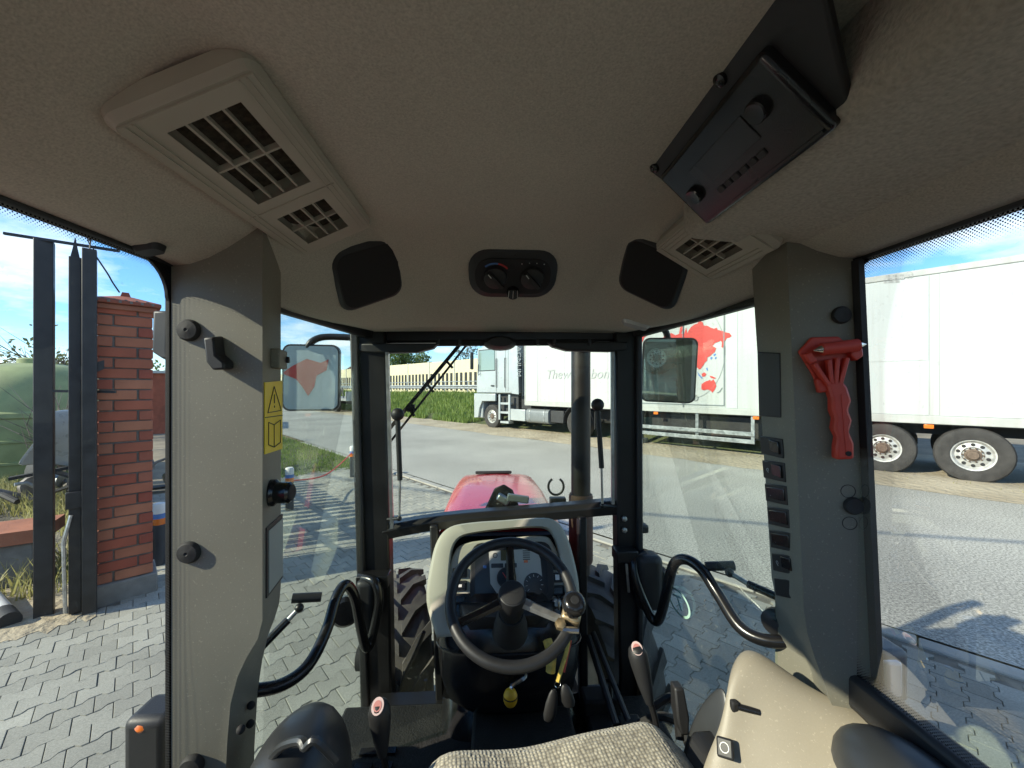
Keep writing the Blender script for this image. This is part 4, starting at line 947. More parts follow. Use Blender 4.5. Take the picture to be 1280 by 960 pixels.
# rear side panes with a printed dot border
for sx, v1, nm in ((-1,.862,'glass_side_a'),(1,.792,'glass_side_b')):
    v0, z0, z1 = -.66, (.92 if sx < 0 else 1.20), 2.056
    glass(nm, (.84,.92,.85), .022, ((v1-v0)/2, (z1-z0)/2, (v1+v0)/2, (z1+z0)/2, .07, (.024 if sx<0 else .045), .0055))
    me_o = MB().add([(sx*.706,v0,z0),(sx*.706,v1,z0),(sx*.706,v1,z1),(sx*.706,v0,z1)],[(0,1,2,3)]).build('side_window', nm, tr, smooth=False)
    uvl = me_o.data.uv_layers.new(name='uv')
    for lp in me_o.data.loops: c = me_o.data.vertices[lp.vertex_index].co; uvl.data[lp.index].uv = (c.y, c.z)
    # rounded black corner where the rail meets the pillar
    MB().poly([V(sx*.709,v1+.01,z1+.02),V(sx*.709,v1-.10,z1+.02)]+[V(sx*.709,v1-.07+.07*math.sin(a)-.012,z1-.07+.07*math.cos(a)) for a in [R(10*i) for i in range(10)]]+[V(sx*.709,v1+.01,z1-.10)],.006,V(1,0,0)).build('window_corner','black_plastic',tr)
MB().poly([V(-.66,-.70,1.2),V(.66,-.70,1.2),V(.66,-.70,2.04),V(-.66,-.70,2.04)],.004).build('rear_window','glass_door',tr,smooth=False)

# ---- left pillar trim
def zpx(z, t): return HY+(H-z)/t*FPX
def level_ring(z, cs): return [L(px, zpx(z,t), t) for px,t in cs]
lv = []
for z, b, c in ((2.17,328,351),(2.0,328,351),(1.6,328,351),(1.36,328,351),(1.30,328,351),(1.26,322,349),(1.22,308,343),(1.18,297,335),(1.12,288,328),(1.04,284,322),(.9,280,318),(.66,278,316)):
    lv.append(level_ring(z, [(214,.82),(228,.822),(b-12,.838),(b,.84),(b+(c-b)*.2,.8655),(c,.98)])+[V(-.70,1.10,z),V(-.702,.87,z)])
MB().loft(lv).build('left_pillar_trim','pillar_plastic',tr,ang=50)
MB().bar(L(211,320,.822),L(211,975,.822),.008,.008,V(0,1,0)).build('window_rubber','rubber',tr)
LA, LB, LC = L(214,484,.82), L(328,484,.84), L(351,484,.98)
ZU = V(0,0,1)
lax = (LB-LA).normalized(); ln = lax.cross(ZU).normalized(); ln = ln if ln.dot(EYE-LA) > 0 else -ln
sax = (LC-LB).normalized(); sn = sax.cross(ZU).normalized(); sn = sn if sn.dot(EYE-LB) > 0 else -sn
def on_l(px, py, off=0): return HP(px, py, LA, ln)+ln*off
def on_s(px, py, off=0): return HP(px, py, LB, sn)+sn*off
for p in ((237,413),(237,690),(240,957)):
    o = MB().lathe([(.023,-.004),(.023,.004),(.019,.010),(.004,.0125),(0,.009)],on_l(*p),ln,n=24).build('pillar_bolt_cap','rubber',tr)
hk = MB(); c = on_l(275,440); q = lambda a,b: c+lax*a+ZU*b
hk.loft([[q(-.016,.032),q(.008,.034),q(.012,-.005),q(.028,-.02),q(.028,-.036),q(.002,-.038),q(-.01,-.02)],[p+ln*.032+ZU*-.004 for p in [q(-.014,.03),q(.006,.032),q(.010,-.005),q(.026,-.02),q(.026,-.034),q(.004,-.036),q(-.008,-.02)]]]).build('coat_hook','black_plastic',tr,bevel=.004)
# strip face: latch bracket, warning sticker, knob, label, screws
o = MB().box((0,0,0),(.07,.02,.045)).build('latch_bracket','pillar_plastic',tr,bevel=.003); o.matrix_basis = frame_mtx(on_s(344,449,.008), sax, sn)
o2 = MB().lathe([(.008,0),(.008,.006),(0,.006)],(.018,.012,0),(0,1,0),n=12).build('latch_pin','black_plastic',o)
def strip_quad(x0,y0,x1,y1,off): return [on_s(x0,y0,off),on_s(x1,y0+.0,off),on_s(x1,y1,off),on_s(x0,y1,off)]
a_, b_, c_, d_ = strip_quad(330,476,352,567,.002)
sax2 = (b_-a_).normalized(); hh_ = (a_-d_).length
st = MB().poly([on_s(330,478,.001),on_s(352,476,.001),on_s(352,561,.001),on_s(330,568,.001)],.002,sn).build('warning_sticker','sticker_yellow',tr,smooth=False)
MB().poly([on_s(330,521.5,.0025),on_s(352,518.5,.0025),on_s(352,519.5,.0025),on_s(330,522.5,.0025)],.001,sn).build('sticker_line','print_black',st,smooth=False)
tri = [on_s(341,483,.003),on_s(333,516,.003),on_s(350,513,.003)]
for i in range(3): MB().bar(tri[i],tri[(i+1)%3],.0018,.0012,sn).build('triangle_edge','print_black',st)
MB().bar(on_s(341.3,493,.003),on_s(341.3,504,.003),.003,.0012,sn).build('exclamation_mark','print_black',st); MB().bar(on_s(341.4,507,.003),on_s(341.4,509.5,.003),.003,.0012,sn).build('exclamation_mark','print_black',st)
bk = [(334,528),(341,531),(349,525),(349,553),(341,559),(334,556)]; bk = [on_s(x,y,.003) for x,y in bk]
for i in range(6): MB().bar(bk[i],bk[(i+1)%6],.0016,.0012,sn).build('book_line','print_black',st)
MB().bar(bk[1],bk[4],.0016,.0012,sn).build('book_line','print_black',st)
kb = MB().lathe([(.030,-.004),(.030,.010),(.024,.016),(.024,.042),(.018,.047),(0,.047)],on_s(338,616),sn+lax*.35-V(0,.25,0),n=24).build('window_knob','black_gloss',tr)
MB().lathe([(.0185,.0475),(.016,.0495),(0,.0495)],on_s(338,616),sn+lax*.35-V(0,.25,0),n=24).build('knob_cap','black_matte',kb)
MB().poly([on_s(332,660,.001),on_s(352,642,.001),on_s(352,722,.001),on_s(332,748,.001)],.003,sn).build('label_frame','black_plastic',tr,smooth=False)
MB().poly([on_s(334,664,.003),on_s(351.5,648,.003),on_s(351.5,719,.003),on_s(334,742,.003)],.002,sn).build('blank_label','label_grey',tr,smooth=False)
for p in ((300,910),(313,880),(312,903)): MB().ball(L(p[0],p[1],.845 if p[0]<305 else .93)+V(.004,-.004,0),.009,10).build('trim_screw','black_matte',tr)

# ---- right pillar trim
AT, AB_ = L(1066,320,.79), L(1096,895,.79); BT, BB_ = L(984,320,.815), L(1004,745,.815); CT, CB_ = L(939,320,.95), L(966,745,.95)
def at_z(p, q, z): f = (z-p.z)/(q.z-p.z); return p+(q-p)*f
lv = []
for z, kb_, kc_ in ((2.16,0,0),(2.0,0,0),(1.7,0,0),(1.42,0,0),(1.34,0,0),(1.29,.004,.006),(1.24,.015,.028),(1.19,.03,.05),(1.13,.045,.068),(1.05,.055,.075),(.7,.06,.08)):
    a, b, c = at_z(AT,AB_,z), at_z(BT,BB_,z), at_z(CT,CB_,z)
    b = b+V(kb_,-.3*kb_,0); c = c+V(kc_,-.2*kc_,0)
    lv.append([a, a.lerp(b,.12), a.lerp(b,.9), b, b.lerp(c,.25), c, V(.715,1.0,z), V(.72,.80,z)])
MB().loft(lv).build('right_pillar_trim','pillar_plastic',tr,ang=50)
MB().bar(L(1072,325,.782),L(1099,900,.782),.012,.016,V(0,1,0)).build('window_rubber','black_matte',tr)
rax = (AT-BT).normalized(); ray_ = (AB_-AT).normalized(); rn = rax.cross(ray_).normalized(); rn = rn if rn.dot(EYE-AT) > 0 else -rn
qax = (BT-CT).normalized(); qn = qax.cross((CB_-CT).normalized()).normalized(); qn = qn if qn.dot(EYE-BT) > 0 else -qn
def on_r(px, py, off=0): return HP(px, py, AT, rn)+rn*off
def on_q(px, py, off=0): return HP(px, py, BT, qn)+qn*off
for p in ((1051,394),(1066,632),(1081,869)):
    MB().lathe([(.0175,-.004),(.0175,.004),(.015,.008),(.004,.009),(0,.007)],on_r(*p),rn,n=24).build('pillar_bolt_cap','rubber',tr)
for p in ((1060,614),(1062,654)):
    ms = frame_mtx(on_r(*p,.0008), rax, rn.cross(rax)); o = MB().ring(circ(.0135,24),circ(.0122,24),(0,0,0),(1,0,0),(0,1,0),.002).build('knock_out_ring','black_plastic',tr); o.matrix_basis = ms
def q_rect(name, x0,y0,x1,y1,m,th,off,skew=4,bev=.002,parent=None):
    pts = [on_q(x0,y0,off),on_q(x1,y0+skew*.6,off),on_q(x1+2,y1+skew,off),on_q(x0+2,y1,off)]
    return MB().poly(pts, th, qn).build(name, m, parent or tr, bevel=bev)
q_rect('switch_blank_panel',949,440,977,520,'black_plastic',.006,.002,2)
for i,(y) in enumerate((545,575,604,633,662,691,722)):
    xo = 953+i*3.0
    s_ = q_rect('rocker_switch',xo,y,xo+28,y+22,'black_plastic',.008,.003,6)
    if i < 6:
        q_rect('rocker', xo+(13 if i in (0,1,5) else 3), y+4, xo+25, y+18, 'black_gloss', .006, .008 if i in (0,1,5) else .006, 5, .0015, s_)
        g_ = on_q(xo+8,y+12,.0085 if i else .0075)
        if i:
            MB().ring(circ(.0042,12),circ(.0032,12),(0,0,0),(1,0,0),(0,1,0),.001).build('switch_icon','print_grey',s_).matrix_basis = frame_mtx(g_,qax,qn.cross(qax))
            MB().box((.004,-.004,0),(.004,.0012,.001)).build('switch_icon','print_grey',s_).matrix_basis = frame_mtx(g_,qax,qn.cross(qax))

# ---- overhead vents
def vent(o, e1, e2, ln_, wd, grilles, label):
    """o: inner near corner; e1 along the cab, e2 across; grilles: (a0,a1,b0,b1) along/across"""
    o = Vector(o); e1 = Vector(e1); e2 = Vector(e2); n = e1.cross(e2); flip = n.z > 0; n = -n if flip else n
    def P(a, b, d=0): return o+e1*a+e2*b+n*d
    root = MB(); out = rrect(ln_, wd, .013, 4, ln_/2, wd/2); base = rrect(ln_+.014, wd+.014, .02, 4, ln_/2, wd/2)
    avs = sorted({0, ln_}|{g[0] for g in grilles}|{g[1] for g in grilles})
    root.loft([[P(a,b,-.03) for a,b in base],[P(a,b,-.008) for a,b in base],[P(a,b,.003) for a,b in out],[P(ln_/2+(a-ln_/2)*.975,wd/2+(b-wd/2)*.93,.003) for a,b in out]], caps=False)
    for i in range(len(avs)-1):
        a0, a1 = avs[i], avs[i+1]; g = [g for g in grilles if abs(g[0]-a0) < 1e-6]
        a0_ = a0+(.004 if i == 0 else 0); a1_ = a1-(.004 if i == len(avs)-2 else 0)
        spans = [(.004,g[0][2]),(g[0][3],wd-.004)] if g else [(.004,wd-.004)]
        for b0,b1 in spans: root.add([P(a,b_,d) for d in (.006,-.004) for a,b_ in ((a0_,b0),(a1_,b0),(a1_,b1),(a0_,b1))],[(0,1,2,3),(0,1,5,4),(1,2,6,5),(2,3,7,6),(3,0,4,7)])
    v_ = root.build('air_vent','vent_plastic',tr,smooth=False); v_['label'] = label
    for a0,a1,b0,b1 in grilles:
        MB().add([P(a,b,d) for d in (.006,-.035) for a,b in ((a0,b0),(a1,b0),(a1,b1),(a0,b1))],[(0,1,5,4),(1,2,6,5),(2,3,7,6),(3,0,4,7)]).build('vent_throat','vent_plastic',v_,smooth=False)
        MB().add([P(a0,b0,-.02),P(a1,b0,-.02),P(a1,b1,-.02),P(a0,b1,-.02)],[(0,1,2,3)]).build('filter_mesh','filter_mesh',v_,smooth=False)
        for k in range(1,4):
            b = b0+(b1-b0)*k/4; MB().bar(P(a0,b,-.002),P(a1,b,-.002),.0035,.012,n).build('vent_slat','vent_plastic',v_)
        am = (a0+a1)/2; MB().bar(P(am,b0,-.001),P(am,b1,-.001),.004,.010,n).build('vent_slat','vent_plastic',v_)
    for a0,a1,b0,b1 in grilles:                     # raised ribs beside the openings
        for b in (.014,.024,wd-.024,wd-.014): MB().bar(P(a0-.03,b,.0065),P(a1+.03,b,.0065),.0022,.003,n).build('rib','vent_plastic',v_)
    for a in [grilles[0][1]+.03]: MB().bar(P(a,.008,.0065),P(a,wd-.008,.0065),.003,.003,n).build('rib','vent_plastic',v_)
e2l = V(-.155,0,-.100).normalized()
e2l = V(-.18,0,-.085).normalized()
vent((-.345,.525,H+.417), (0,1,0), e2l, .50, .195, [(.035,.245,.042,.150),(.31,.45,.045,.150)], 'beige overhead vent with two dark grilles opposite the radio')
vent((.405,.775,H+.372), (0,1,0), V(.155,0,-.090).normalized(), .255, .17, [(.055,.20,.035,.130)], 'beige overhead vent half hidden by the radio housing')
# ---- radio console on the right
rp = [(.283,H+.440),(.388,H+.336)]
PADV = .82
pad = []
for v in [-.7+i*(PADV+.7)/14 for i in range(15)]:
    sect = [(.388,H+.435),(.384,H+.36),(.386,H+.332),(.400,H+.322),(.45,H+.318),(.54,H+.312),(.62,H+.296),(.68,H+.272),(.705,H+.258)]
    pad.append([V(x, v, z) for x,z in sect])
pad.append([V(x+.004, PADV+.018, z+.012) for x,z in sect]); pad.append([V(x+.01, PADV+.03, z+.05) for x,z in sect]); pad.append([V(x+.01, PADV+.035, z+.13) for x,z in sect])
MB().grid(pad).build('radio_housing_pad','headliner_pad',tr,solid=.005,ang=60)
ra = V(.112,0,-.104).normalized(); rl = (V(rp[1][0],0,rp[1][1])-V(rp[0][0],0,rp[0][1])).length
rn_ = V(0,1,0).cross(ra); rn_ = rn_ if rn_.z < 0 else -rn_
RP = lambda v,b,d=0: V(rp[0][0],v,rp[0][1])+ra*b+rn_*d
rad = MB().poly([RP(.36,-.015),RP(.775,-.015),RP(.765,.03),RP(.755,rl+.006),RP(.445,rl+.006)],.014,rn_).build('radio','black_plastic',tr,bevel=.004); rad['label']='black car radio set into the overhead console'
MB().poly([RP(.455,.028,.010),RP(.742,.028,.010),RP(.742,rl+.012,.010),RP(.455,rl+.012,.010)],.03,rn_).build('radio_face','black_gloss',rad,bevel=.008,seg=3)
MB().poly([RP(.53,.062,.0255),RP(.67,.062,.0255),RP(.67,.105,.0255),RP(.53,.105,.0255)],.003,rn_).build('radio_display','cluster_dark',rad,bevel=.001)
for v,b in ((.700,.10),(.505,.075)): MB().lathe([(.016,0),(.0155,.008),(.0135,.010),(0,.0085)],RP(v,b,.025),rn_,n=24).build('radio_knob','black_gloss',rad)
for i in range(6): MB().poly([RP(.54+i*.02,.118,.0255),RP(.555+i*.02,.118,.0255),RP(.555+i*.02,.128,.0255),RP(.54+i*.02,.128,.0255)],.004,rn_).build('radio_button','black_plastic',rad,bevel=.001)
MB().bar(RP(.465,rl+.004,.025),RP(.732,rl+.004,.025),.004,.006,rn_).build('radio_trim','black_gloss',rad)
for v in (.75,.53): MB().lathe([(.010,0),(.009,.005),(.004,.007),(0,.005)],RP(v,.008,.007),rn_,n=14).build('screw','black_gloss',rad)
# ---- speakers, heater panel, interior lamp on the headliner
for px, py, sh, lb_ in ((460,341,(-1),'black cloth speaker grille beside the beige vent'),(816,339,1,'black cloth speaker grille beside the radio housing')):
    p, n = HL(px, py, .004); ax = V(1,0,0); ax = (ax-n*ax.dot(n)).normalized(); ay = n.cross(ax); 
    w_ = 84/FPX*(p-EYE).dot(V(0,1,0)); h_ = w_*1.02
    out = rrect(w_,h_,w_*.2,5); out = [(x+sh*-.10*y, y) for x,y in out]
    o = MB().loft([[p+ax*x*1.0+ay*y*1.0-n*.02 for x,y in out],[p+ax*x+ay*y+n*.008 for x,y in out],[p+ax*x*.90+ay*y*.90+n*.017 for x,y in out]]).build('speaker','black_plastic',tr); o['label'] = lb_
    MB().plate([(x*.86,y*.86) for x,y in out], p+n*.0185, ax if ax.cross(ay).dot(n)>0 else -ax, ay, .002).build('speaker_cloth','grille_cloth',o)
p, n = HL(641,341,.003); ax = V(1,0,0); ay = n.cross(ax); ay = ay if ay.z > 0 else -ay
s_ = (p-EYE).y/FPX
if ax.cross(ay).dot(n) < 0: ax_ = -ax
else: ax_ = ax
sg = ax_.x
def HPt(x, y, d=0): return p+ax*(x*s_)+ay*(y*s_*1.12)+n*d
o = MB().loft([[HPt(x,y,-.01) for x,y in rrect(110,66,26,6)],[HPt(x,y,.006) for x,y in rrect(110,66,26,6)],[HPt(x*.93,y*.93,.012) for x,y in rrect(110,66,26,6)]]).build('heater_panel','black_plastic',tr)
fo = MB().loft([[HPt(x,y,.010) for x,y in rrect(94,48,20,6,0,-1)],[HPt(x,y,.014) for x,y in rrect(94,48,20,6,0,-1)]]).build('heater_face','black_matte',o)
for cx_ in (-22,24):
    k_ = MB().loft([[HPt(cx_+x,y-1,.013) for x,y in circ(15,24)],[HPt(cx_+x,y-1,.024) for x,y in circ(14,24)],[HPt(cx_+x*.9,y*.9-1,.026) for x,y in circ(14,24)]]).build('heater_knob','black_plastic',o)
    MB().bar(HPt(cx_-9,9,.029),HPt(cx_+9,-11,.029),.012,.014,n).build('knob_grip','black_plastic',k_); MB().bar(HPt(cx_-8.5,8.5,.0375),HPt(cx_-5,4,.0375),.0022,.002,n).build('knob_pointer','print_white',k_)
arc = [HPt(-22+19*math.cos(a),-1+18*math.sin(a),.0145) for a in [R(40+i*10) for i in range(10)]]
MB().tube(arc[:5],.0028,5).build('heat_scale','print_red',o); MB().tube(arc[4:],.0028,5).build('cold_scale','print_blue',o)
for i in range(4): MB().ball(HPt(10+i*9,18-(1 if i in (0,3) else 0),.0145),.0018,6).build('fan_mark','print_white',o)
MB().loft([[HPt(1+x,y-22,.012) for x,y in circ(8.5,16)],[HPt(1+x*.9,y*.9-22,.028) for x,y in circ(8.5,16)]]).build('fan_button','black_gloss',o)
for kx_ in (-6,0,6): MB().bar(HPt(1+kx_,-28,.026),HPt(1+kx_*.9,-16,.029),.002,.004,n).build('button_rib','steel',o)
MB().ball(HPt(1,27,.010),.004,8).build('panel_screw','black_matte',o)
for px,py,lb_ in ((795,404,'small clear interior lamp above the door corner'),(186,307,'dark round clip on the window rail')):
    p2, n2 = HL(px,py,.002); ax2 = V(1,0,0); ax2 = (ax2-n2*ax2.dot(n2)).normalized(); ay2 = n2.cross(ax2)
    o = MB().loft([[p2+ax2*x+ay2*y for x,y in rrect(.10 if px>500 else .05,.035,.012)],[p2+ax2*x*.8+ay2*y*.8+n2*.012 for x,y in rrect(.10 if px>500 else .05,.035,.012)]]).build('interior_lamp' if px > 500 else 'rail_clip','lamp_clear' if px > 500 else 'black_plastic',tr); o['label'] = lb_

# ---- steering wheel
SWC = L(640,746,1.08); swn = V(0,-.57,.82).normalized(); swx = V(1,0,0); swy = swn.cross(swx)
sw = empty('steering_wheel', SWC); sw.parent = tr; sw.matrix_basis = frame_mtx(SWC, swx, swy)
RW = .168
rim = MB(); rings = []
for i in range(64):
    a = 2*math.pi*i/64; c = V(math.cos(a)*RW, math.sin(a)*RW, 0); rd = c.normalized()
    rings.append([c+rd*.0150*math.cos(b)+V(0,0,.0150)*math.sin(b) for b in [j*2*math.pi/12 for j in range(12)]])
rim.loft(rings+[rings[0]], caps=False); rim.build('rim','black_plastic',sw)
for a in (90, 203, -25):
    r_ = R(a); d_ = V(math.cos(r_),math.sin(r_),0)
    MB().loft([[d_*r+V(0,0,z)+d_.cross(ZU)*w_*x+V(0,0,h_*y) for x,y in ((-1,-.6),(-.5,.6),(.5,.6),(1,-.6))] for r,z,w_,h_ in ((.02,.0,.016,.008),(.09,-.004,.013,.007),(.15,-.004,.012,.007),(RW,0,.013,.009))]).build('spoke','black_gloss' if a != -25 else 'steel',sw)
MB().lathe([(.030,-.13),(.033,-.055),(.039,-.045),(.039,.006),(.036,.0205),(.034,.022)],n=28).build('hub','black_plastic',sw)
MB().lathe([(.033,.0215),(.033,.0235),(.029,.0255),(0,.026)],n=28).build('hub_cap','black_matte',sw)
MB().box((0,0,.0262),(.030,.005,.0006)).build('hub_emblem','black_plastic',sw)
MB().lathe([(.055,-.20),(.050,-.15),(.040,-.12),(.036,-.09)],n=24).build('column_boot','rubber',sw)
# spinner knob clamped on the rim
a = R(-22); kc = V(math.cos(a)*RW, math.sin(a)*RW, 0)
sp = MB().lathe([(.012,.0),(.012,.045),(.026,.05),(.030,.062),(.029,.078),(.022,.086),(.012,.088),(0,.086)],kc+V(-.004,0,.012),(0,0,1),n=24).build('spinner_knob','black_gloss',sw)
MB().lathe([(.012,.0865),(.010,.089),(0,.089)],kc+V(-.004,0,.012),(0,0,1),n=20).build('knob_insert','black_matte',sp)
MB().box(kc+V(-.004,0,.006),(.05,.035,.045),Matrix.Rotation(a,3,'Z')).build('knob_clamp','brass',sp,bevel=.008)
MB().tube([kc+V(-.03,-.03,.012),kc+V(.01,-.034,.014)],.008,8).build('clamp_bolt','chrome',sp); MB().lathe([(.014,0),(.014,.014),(.008,.016)],kc+V(-.036,-.022,.016),(0,0,1),n=6).build('clamp_nut','brass',sp)

# ---- dashboard
DT = 1.33; DK = DT/FPX; dO = L(632,704,DT); dax = V(1,0,0); day = V(0,.42,.907).normalized(); dn = dax.cross(day)
def dp(px, py): return ((px-632)*DK, (704-py)*DK*1.02)
outer = [dp(*q) for q in ((552,778),(538,742),(540,704),(547,676),(562,661),(590,656),(630,654),(668,652),(694,654),(708,668),(717,697),(721,738),(708,776))]
inner = [dp(*q) for q in ((566,768),(562,738),(562,706),(565,684),(575,672),(597,667),(630,664),(664,662),(686,664),(696,674),(702,698),(705,735),(699,766))]
def dens(q): return [(p.x,p.y) for p in smooth_path([V(x,y,0) for x,y in q], 4)]
outer = dens(outer); inner = dens(inner)
db = MB(); k = len(outer)
P3 = lambda q, d=0: dO+dax*q[0]+day*q[1]+dn*d
cx_o = (sum(q[0] for q in outer)/k, sum(q[1] for q in outer)/k)
grow = lambda q, f: (cx_o[0]+(q[0]-cx_o[0])*f, cx_o[1]+(q[1]-cx_o[1])*f)
db.loft([[P3(grow(q,1.03),-.17) for q in outer],[P3(grow(q,1.03),-.03) for q in outer],[P3(grow(q,1.015),-.008) for q in outer],[P3(grow(q,.97),.0) for q in outer],[P3(grow(q,1.02),-.004) for q in inner],[P3(q,-.012) for q in inner],[P3(q,-.05) for q in inner]], caps=False)
dash = db.build('dashboard','dash_beige',tr,ang=60)
face = [dp(*q) for q in ((558,768),(560,720),(566,694),(580,680),(630,675),(680,673),(694,682),(704,712),(709,768))]
face = dens(face)
MB().loft([[P3(grow(q,1.02),-.045) for q in face],[P3(q,-.022) for q in face]]).build('instrument_surround','dash_beige',dash,bevel=.006)
def drect(name,x0,y0,x1,y1,d,th,m,parent,r=4,bev=0):
    w, h = (x1-x0)*DK, (y1-y0)*DK*1.02; c = dp((x0+x1)/2,(y0+y1)/2)
    return MB().plate(rrect(w,h,min(r*DK,w*.45,h*.45),4,*c), P3((0,0),d), dax, day, th).build(name,m,parent,bevel=bev)
cl = drect('instrument_cluster',588,680,692,748,-.008,.03,'black_plastic',dash,14,.003)
drect('cluster_lens',594,685,684,743,-.0075,.004,'cluster_dark',cl,10)
MB().poly([P3(dp(*q),-.005) for q in ((611,690),(671,688),(676,700),(678,733),(622,738),(613,726))],.002,dn).build('cluster_plate','cluster_grey',cl,smooth=False)
drect('cluster_display',626,689,637,701,-.0035,.002,'lcd',cl,1); drect('cluster_display',614,704,629,709,-.0035,.002,'cluster_dark',cl,1); drect('cluster_display',631,704,646,709,-.0035,.002,'cluster_dark',cl,1)
MB().ring([ (x+dp(633,720)[0], y+dp(633,720)[1]) for x,y in circ(12*DK,24)],[(x+dp(633,720)[0], y+dp(633,720)[1]) for x,y in circ(10.6*DK,24)],P3((0,0),-.001),dax,day,.004).build('gauge_ring','print_black',cl)
MB().plate([(x+dp(633,720)[0], y+dp(633,720)[1]) for x,y in circ(10.6*DK,24)],P3((0,0),-.0028),dax,day,.002).build('gauge_face','cluster_dark',cl)
MB().bar(P3(dp(633,721),-.001),P3(dp(628,714),-.001),.0025,.001,dn).build('gauge_needle','print_red',cl)
MB().plate([(x+dp(667,728)[0], y+dp(667,728)[1]) for x,y in circ(13*DK,24)],P3((0,0),-.0028),dax,day,.002).build('gauge_face','cluster_dark',cl)
for i in range(9):
    a = R(220-i*32); c = dp(667,728); MB().bar(P3((c[0]+math.cos(a)*11*DK,c[1]+math.sin(a)*11*DK),-.002),P3((c[0]+math.cos(a)*8.5*DK,c[1]+math.sin(a)*8.5*DK),-.002),.0012,.001,dn).build('gauge_tick','print_white',cl)
for i in range(5): drect('warning_row',654,690+i*2.4,663,691+i*2.4,-.0035,.001,'print_black',cl,.3)
drect('warning_lamp',655,701,660,704,-.0035,.001,'lamp_amber',cl,.5); drect('warning_lamp',604,706,608,709,-.005,.001,'print_blue',cl,.5)
MB().ring([(x+dp(619,695)[0],y+dp(619,695)[1]) for x,y in circ(3*DK,14)],[(x+dp(619,695)[0],y+dp(619,695)[1]) for x,y in circ(2.2*DK,14)],P3((0,0),-.0025),dax,day,.003).build('cluster_button','print_black',cl)
for i,y in enumerate((708,722,736)):
    s_ = drect('dash_switch',566,y,584,y+11,-.014,.012,'black_plastic',dash,1.5,.002); drect('switch_rocker',570,y+2,582,y+9,-.010,.006,'black_gloss',s_,1,.001)
    if i < 2: drect('switch_icon',574,y+4,578,y+7,-.0095,.001,'print_white',s_,.5)
    s_ = drect('dash_switch',686,y-6,704,y+5,-.014,.012,'black_plastic',dash,1.5,.002); drect('switch_rocker',688,y-4,702,y+3,-.010,.006,'black_gloss',s_,1,.001)
    if i == 1: drect('switch_icon',694,y-4,699,y+2,-.0095,.001,'print_white',s_,.5)
ig = MB().lathe([(.016,0),(.016,.02),(.012,.026),(0,.026)],P3(dp(694,748),-.018),dn,n=20).build('ignition_lock','steel',dash)
MB().box(P3(dp(694,748),.02),(.006,.03,.03)).build('ignition_key','chrome',ig,bevel=.002); MB().tube([P3(dp(700,745),-.01),P3(dp(712,738),.04)],.010,10).build('column_stalk','black_plastic',dash)
# ---- column cowl, tunnel, firewall, floor
def ell(cxp, py, t, hw, hd, n=32, sq=2.4):
    c = L(cxp, py, t); out = []
    for i in range(n):
        a = 2*math.pi*i/n; ca, sa = math.cos(a), math.sin(a); out.append(c+V(hw*abs(ca)**(2/sq)*(1 if ca>0 else -1), hd*abs(sa)**(2/sq)*(1 if sa>0 else -1), -.05*sa*1.0))
    return out
MB().loft([ell(634,735,1.42,.235,.13),ell(634,757,1.40,.248,.16),ell(635,790,1.37,.248,.17),ell(636,798,1.37,.243,.172),ell(636,830,1.36,.235,.17),ell(637,856,1.36,.215,.16),ell(638,872,1.37,.17,.13),ell(638,878,1.38,.10,.08)]).build('column_cowl','black_gloss',tr,ang=60)
MB().loft([ell(634,750,1.33,.165,.12),ell(634,765,1.27,.15,.11),ell(635,785,1.24,.12,.08)]).build('column_shroud','black_plastic',tr,ang=60)
rg = ell(636,793,1.372,.2485,.1765); MB().tube(rg[15:]+rg[:2],.0025,5).build('cowl_seam','black_plastic',tr)
MB().lathe([(.030,0),(.034,.006),(.026,.010),(.024,-.004)],L(568,800,1.235),V(-.5,-.8,.3),n=20).build('cup_recess','black_matte',tr)
MB().loft([ell(638,850,1.47,.245,.14,sq=5),ell(638,872,1.46,.245,.17,sq=5),ell(638,905,1.45,.245,.2,sq=5),ell(638,950,1.45,.25,.22,sq=5)]).build('tunnel_cover','black_gloss',tr,ang=60)
MB().b2((L(590,900,1.3).x,.98,.655),(L(715,900,1.3).x,1.30,.675)).build('floor_mat','floor_rubber',tr,bevel=.008)
MB().b2((L(592,900,1.3).x,1.12,.675),(L(712,900,1.3).x,1.30,.74)).build('foot_step','floor_rubber',tr,bevel=.01)
MB().b2((-.56,-.68,.60),(.56,1.44,.652)).build('cab_floor','floor_rubber',tr,bevel=.01)
MB().b2((-.46,1.44,.60),(.46,1.50,.648)).build('floor_sill','black_steel',tr)
for x_ in (-.42,-.36): 
    for i in range(7): MB().box((x_,.95+i*.05,.656),(.05,.022,.01)).build('tread_rib','black_gloss',tr)
# handle with yellow egg knob
MB().tube(smooth_path([L(656,835,1.19),L(656,846,1.17),L(648,852,1.155),L(640,858,1.145),L(639,866,1.14)],5),.006,8).build('shuttle_lever','chrome',tr)
p = L(638,872,1.14); o = MB().ball(p,.021,16,(1,1,1.28)).build('yellow_lever_knob','yellow_knob',tr); MB().lathe([(.0215,-.001),(.0215,.002)],p+V(0,0,.004),n=18).build('knob_groove','print_black',o)
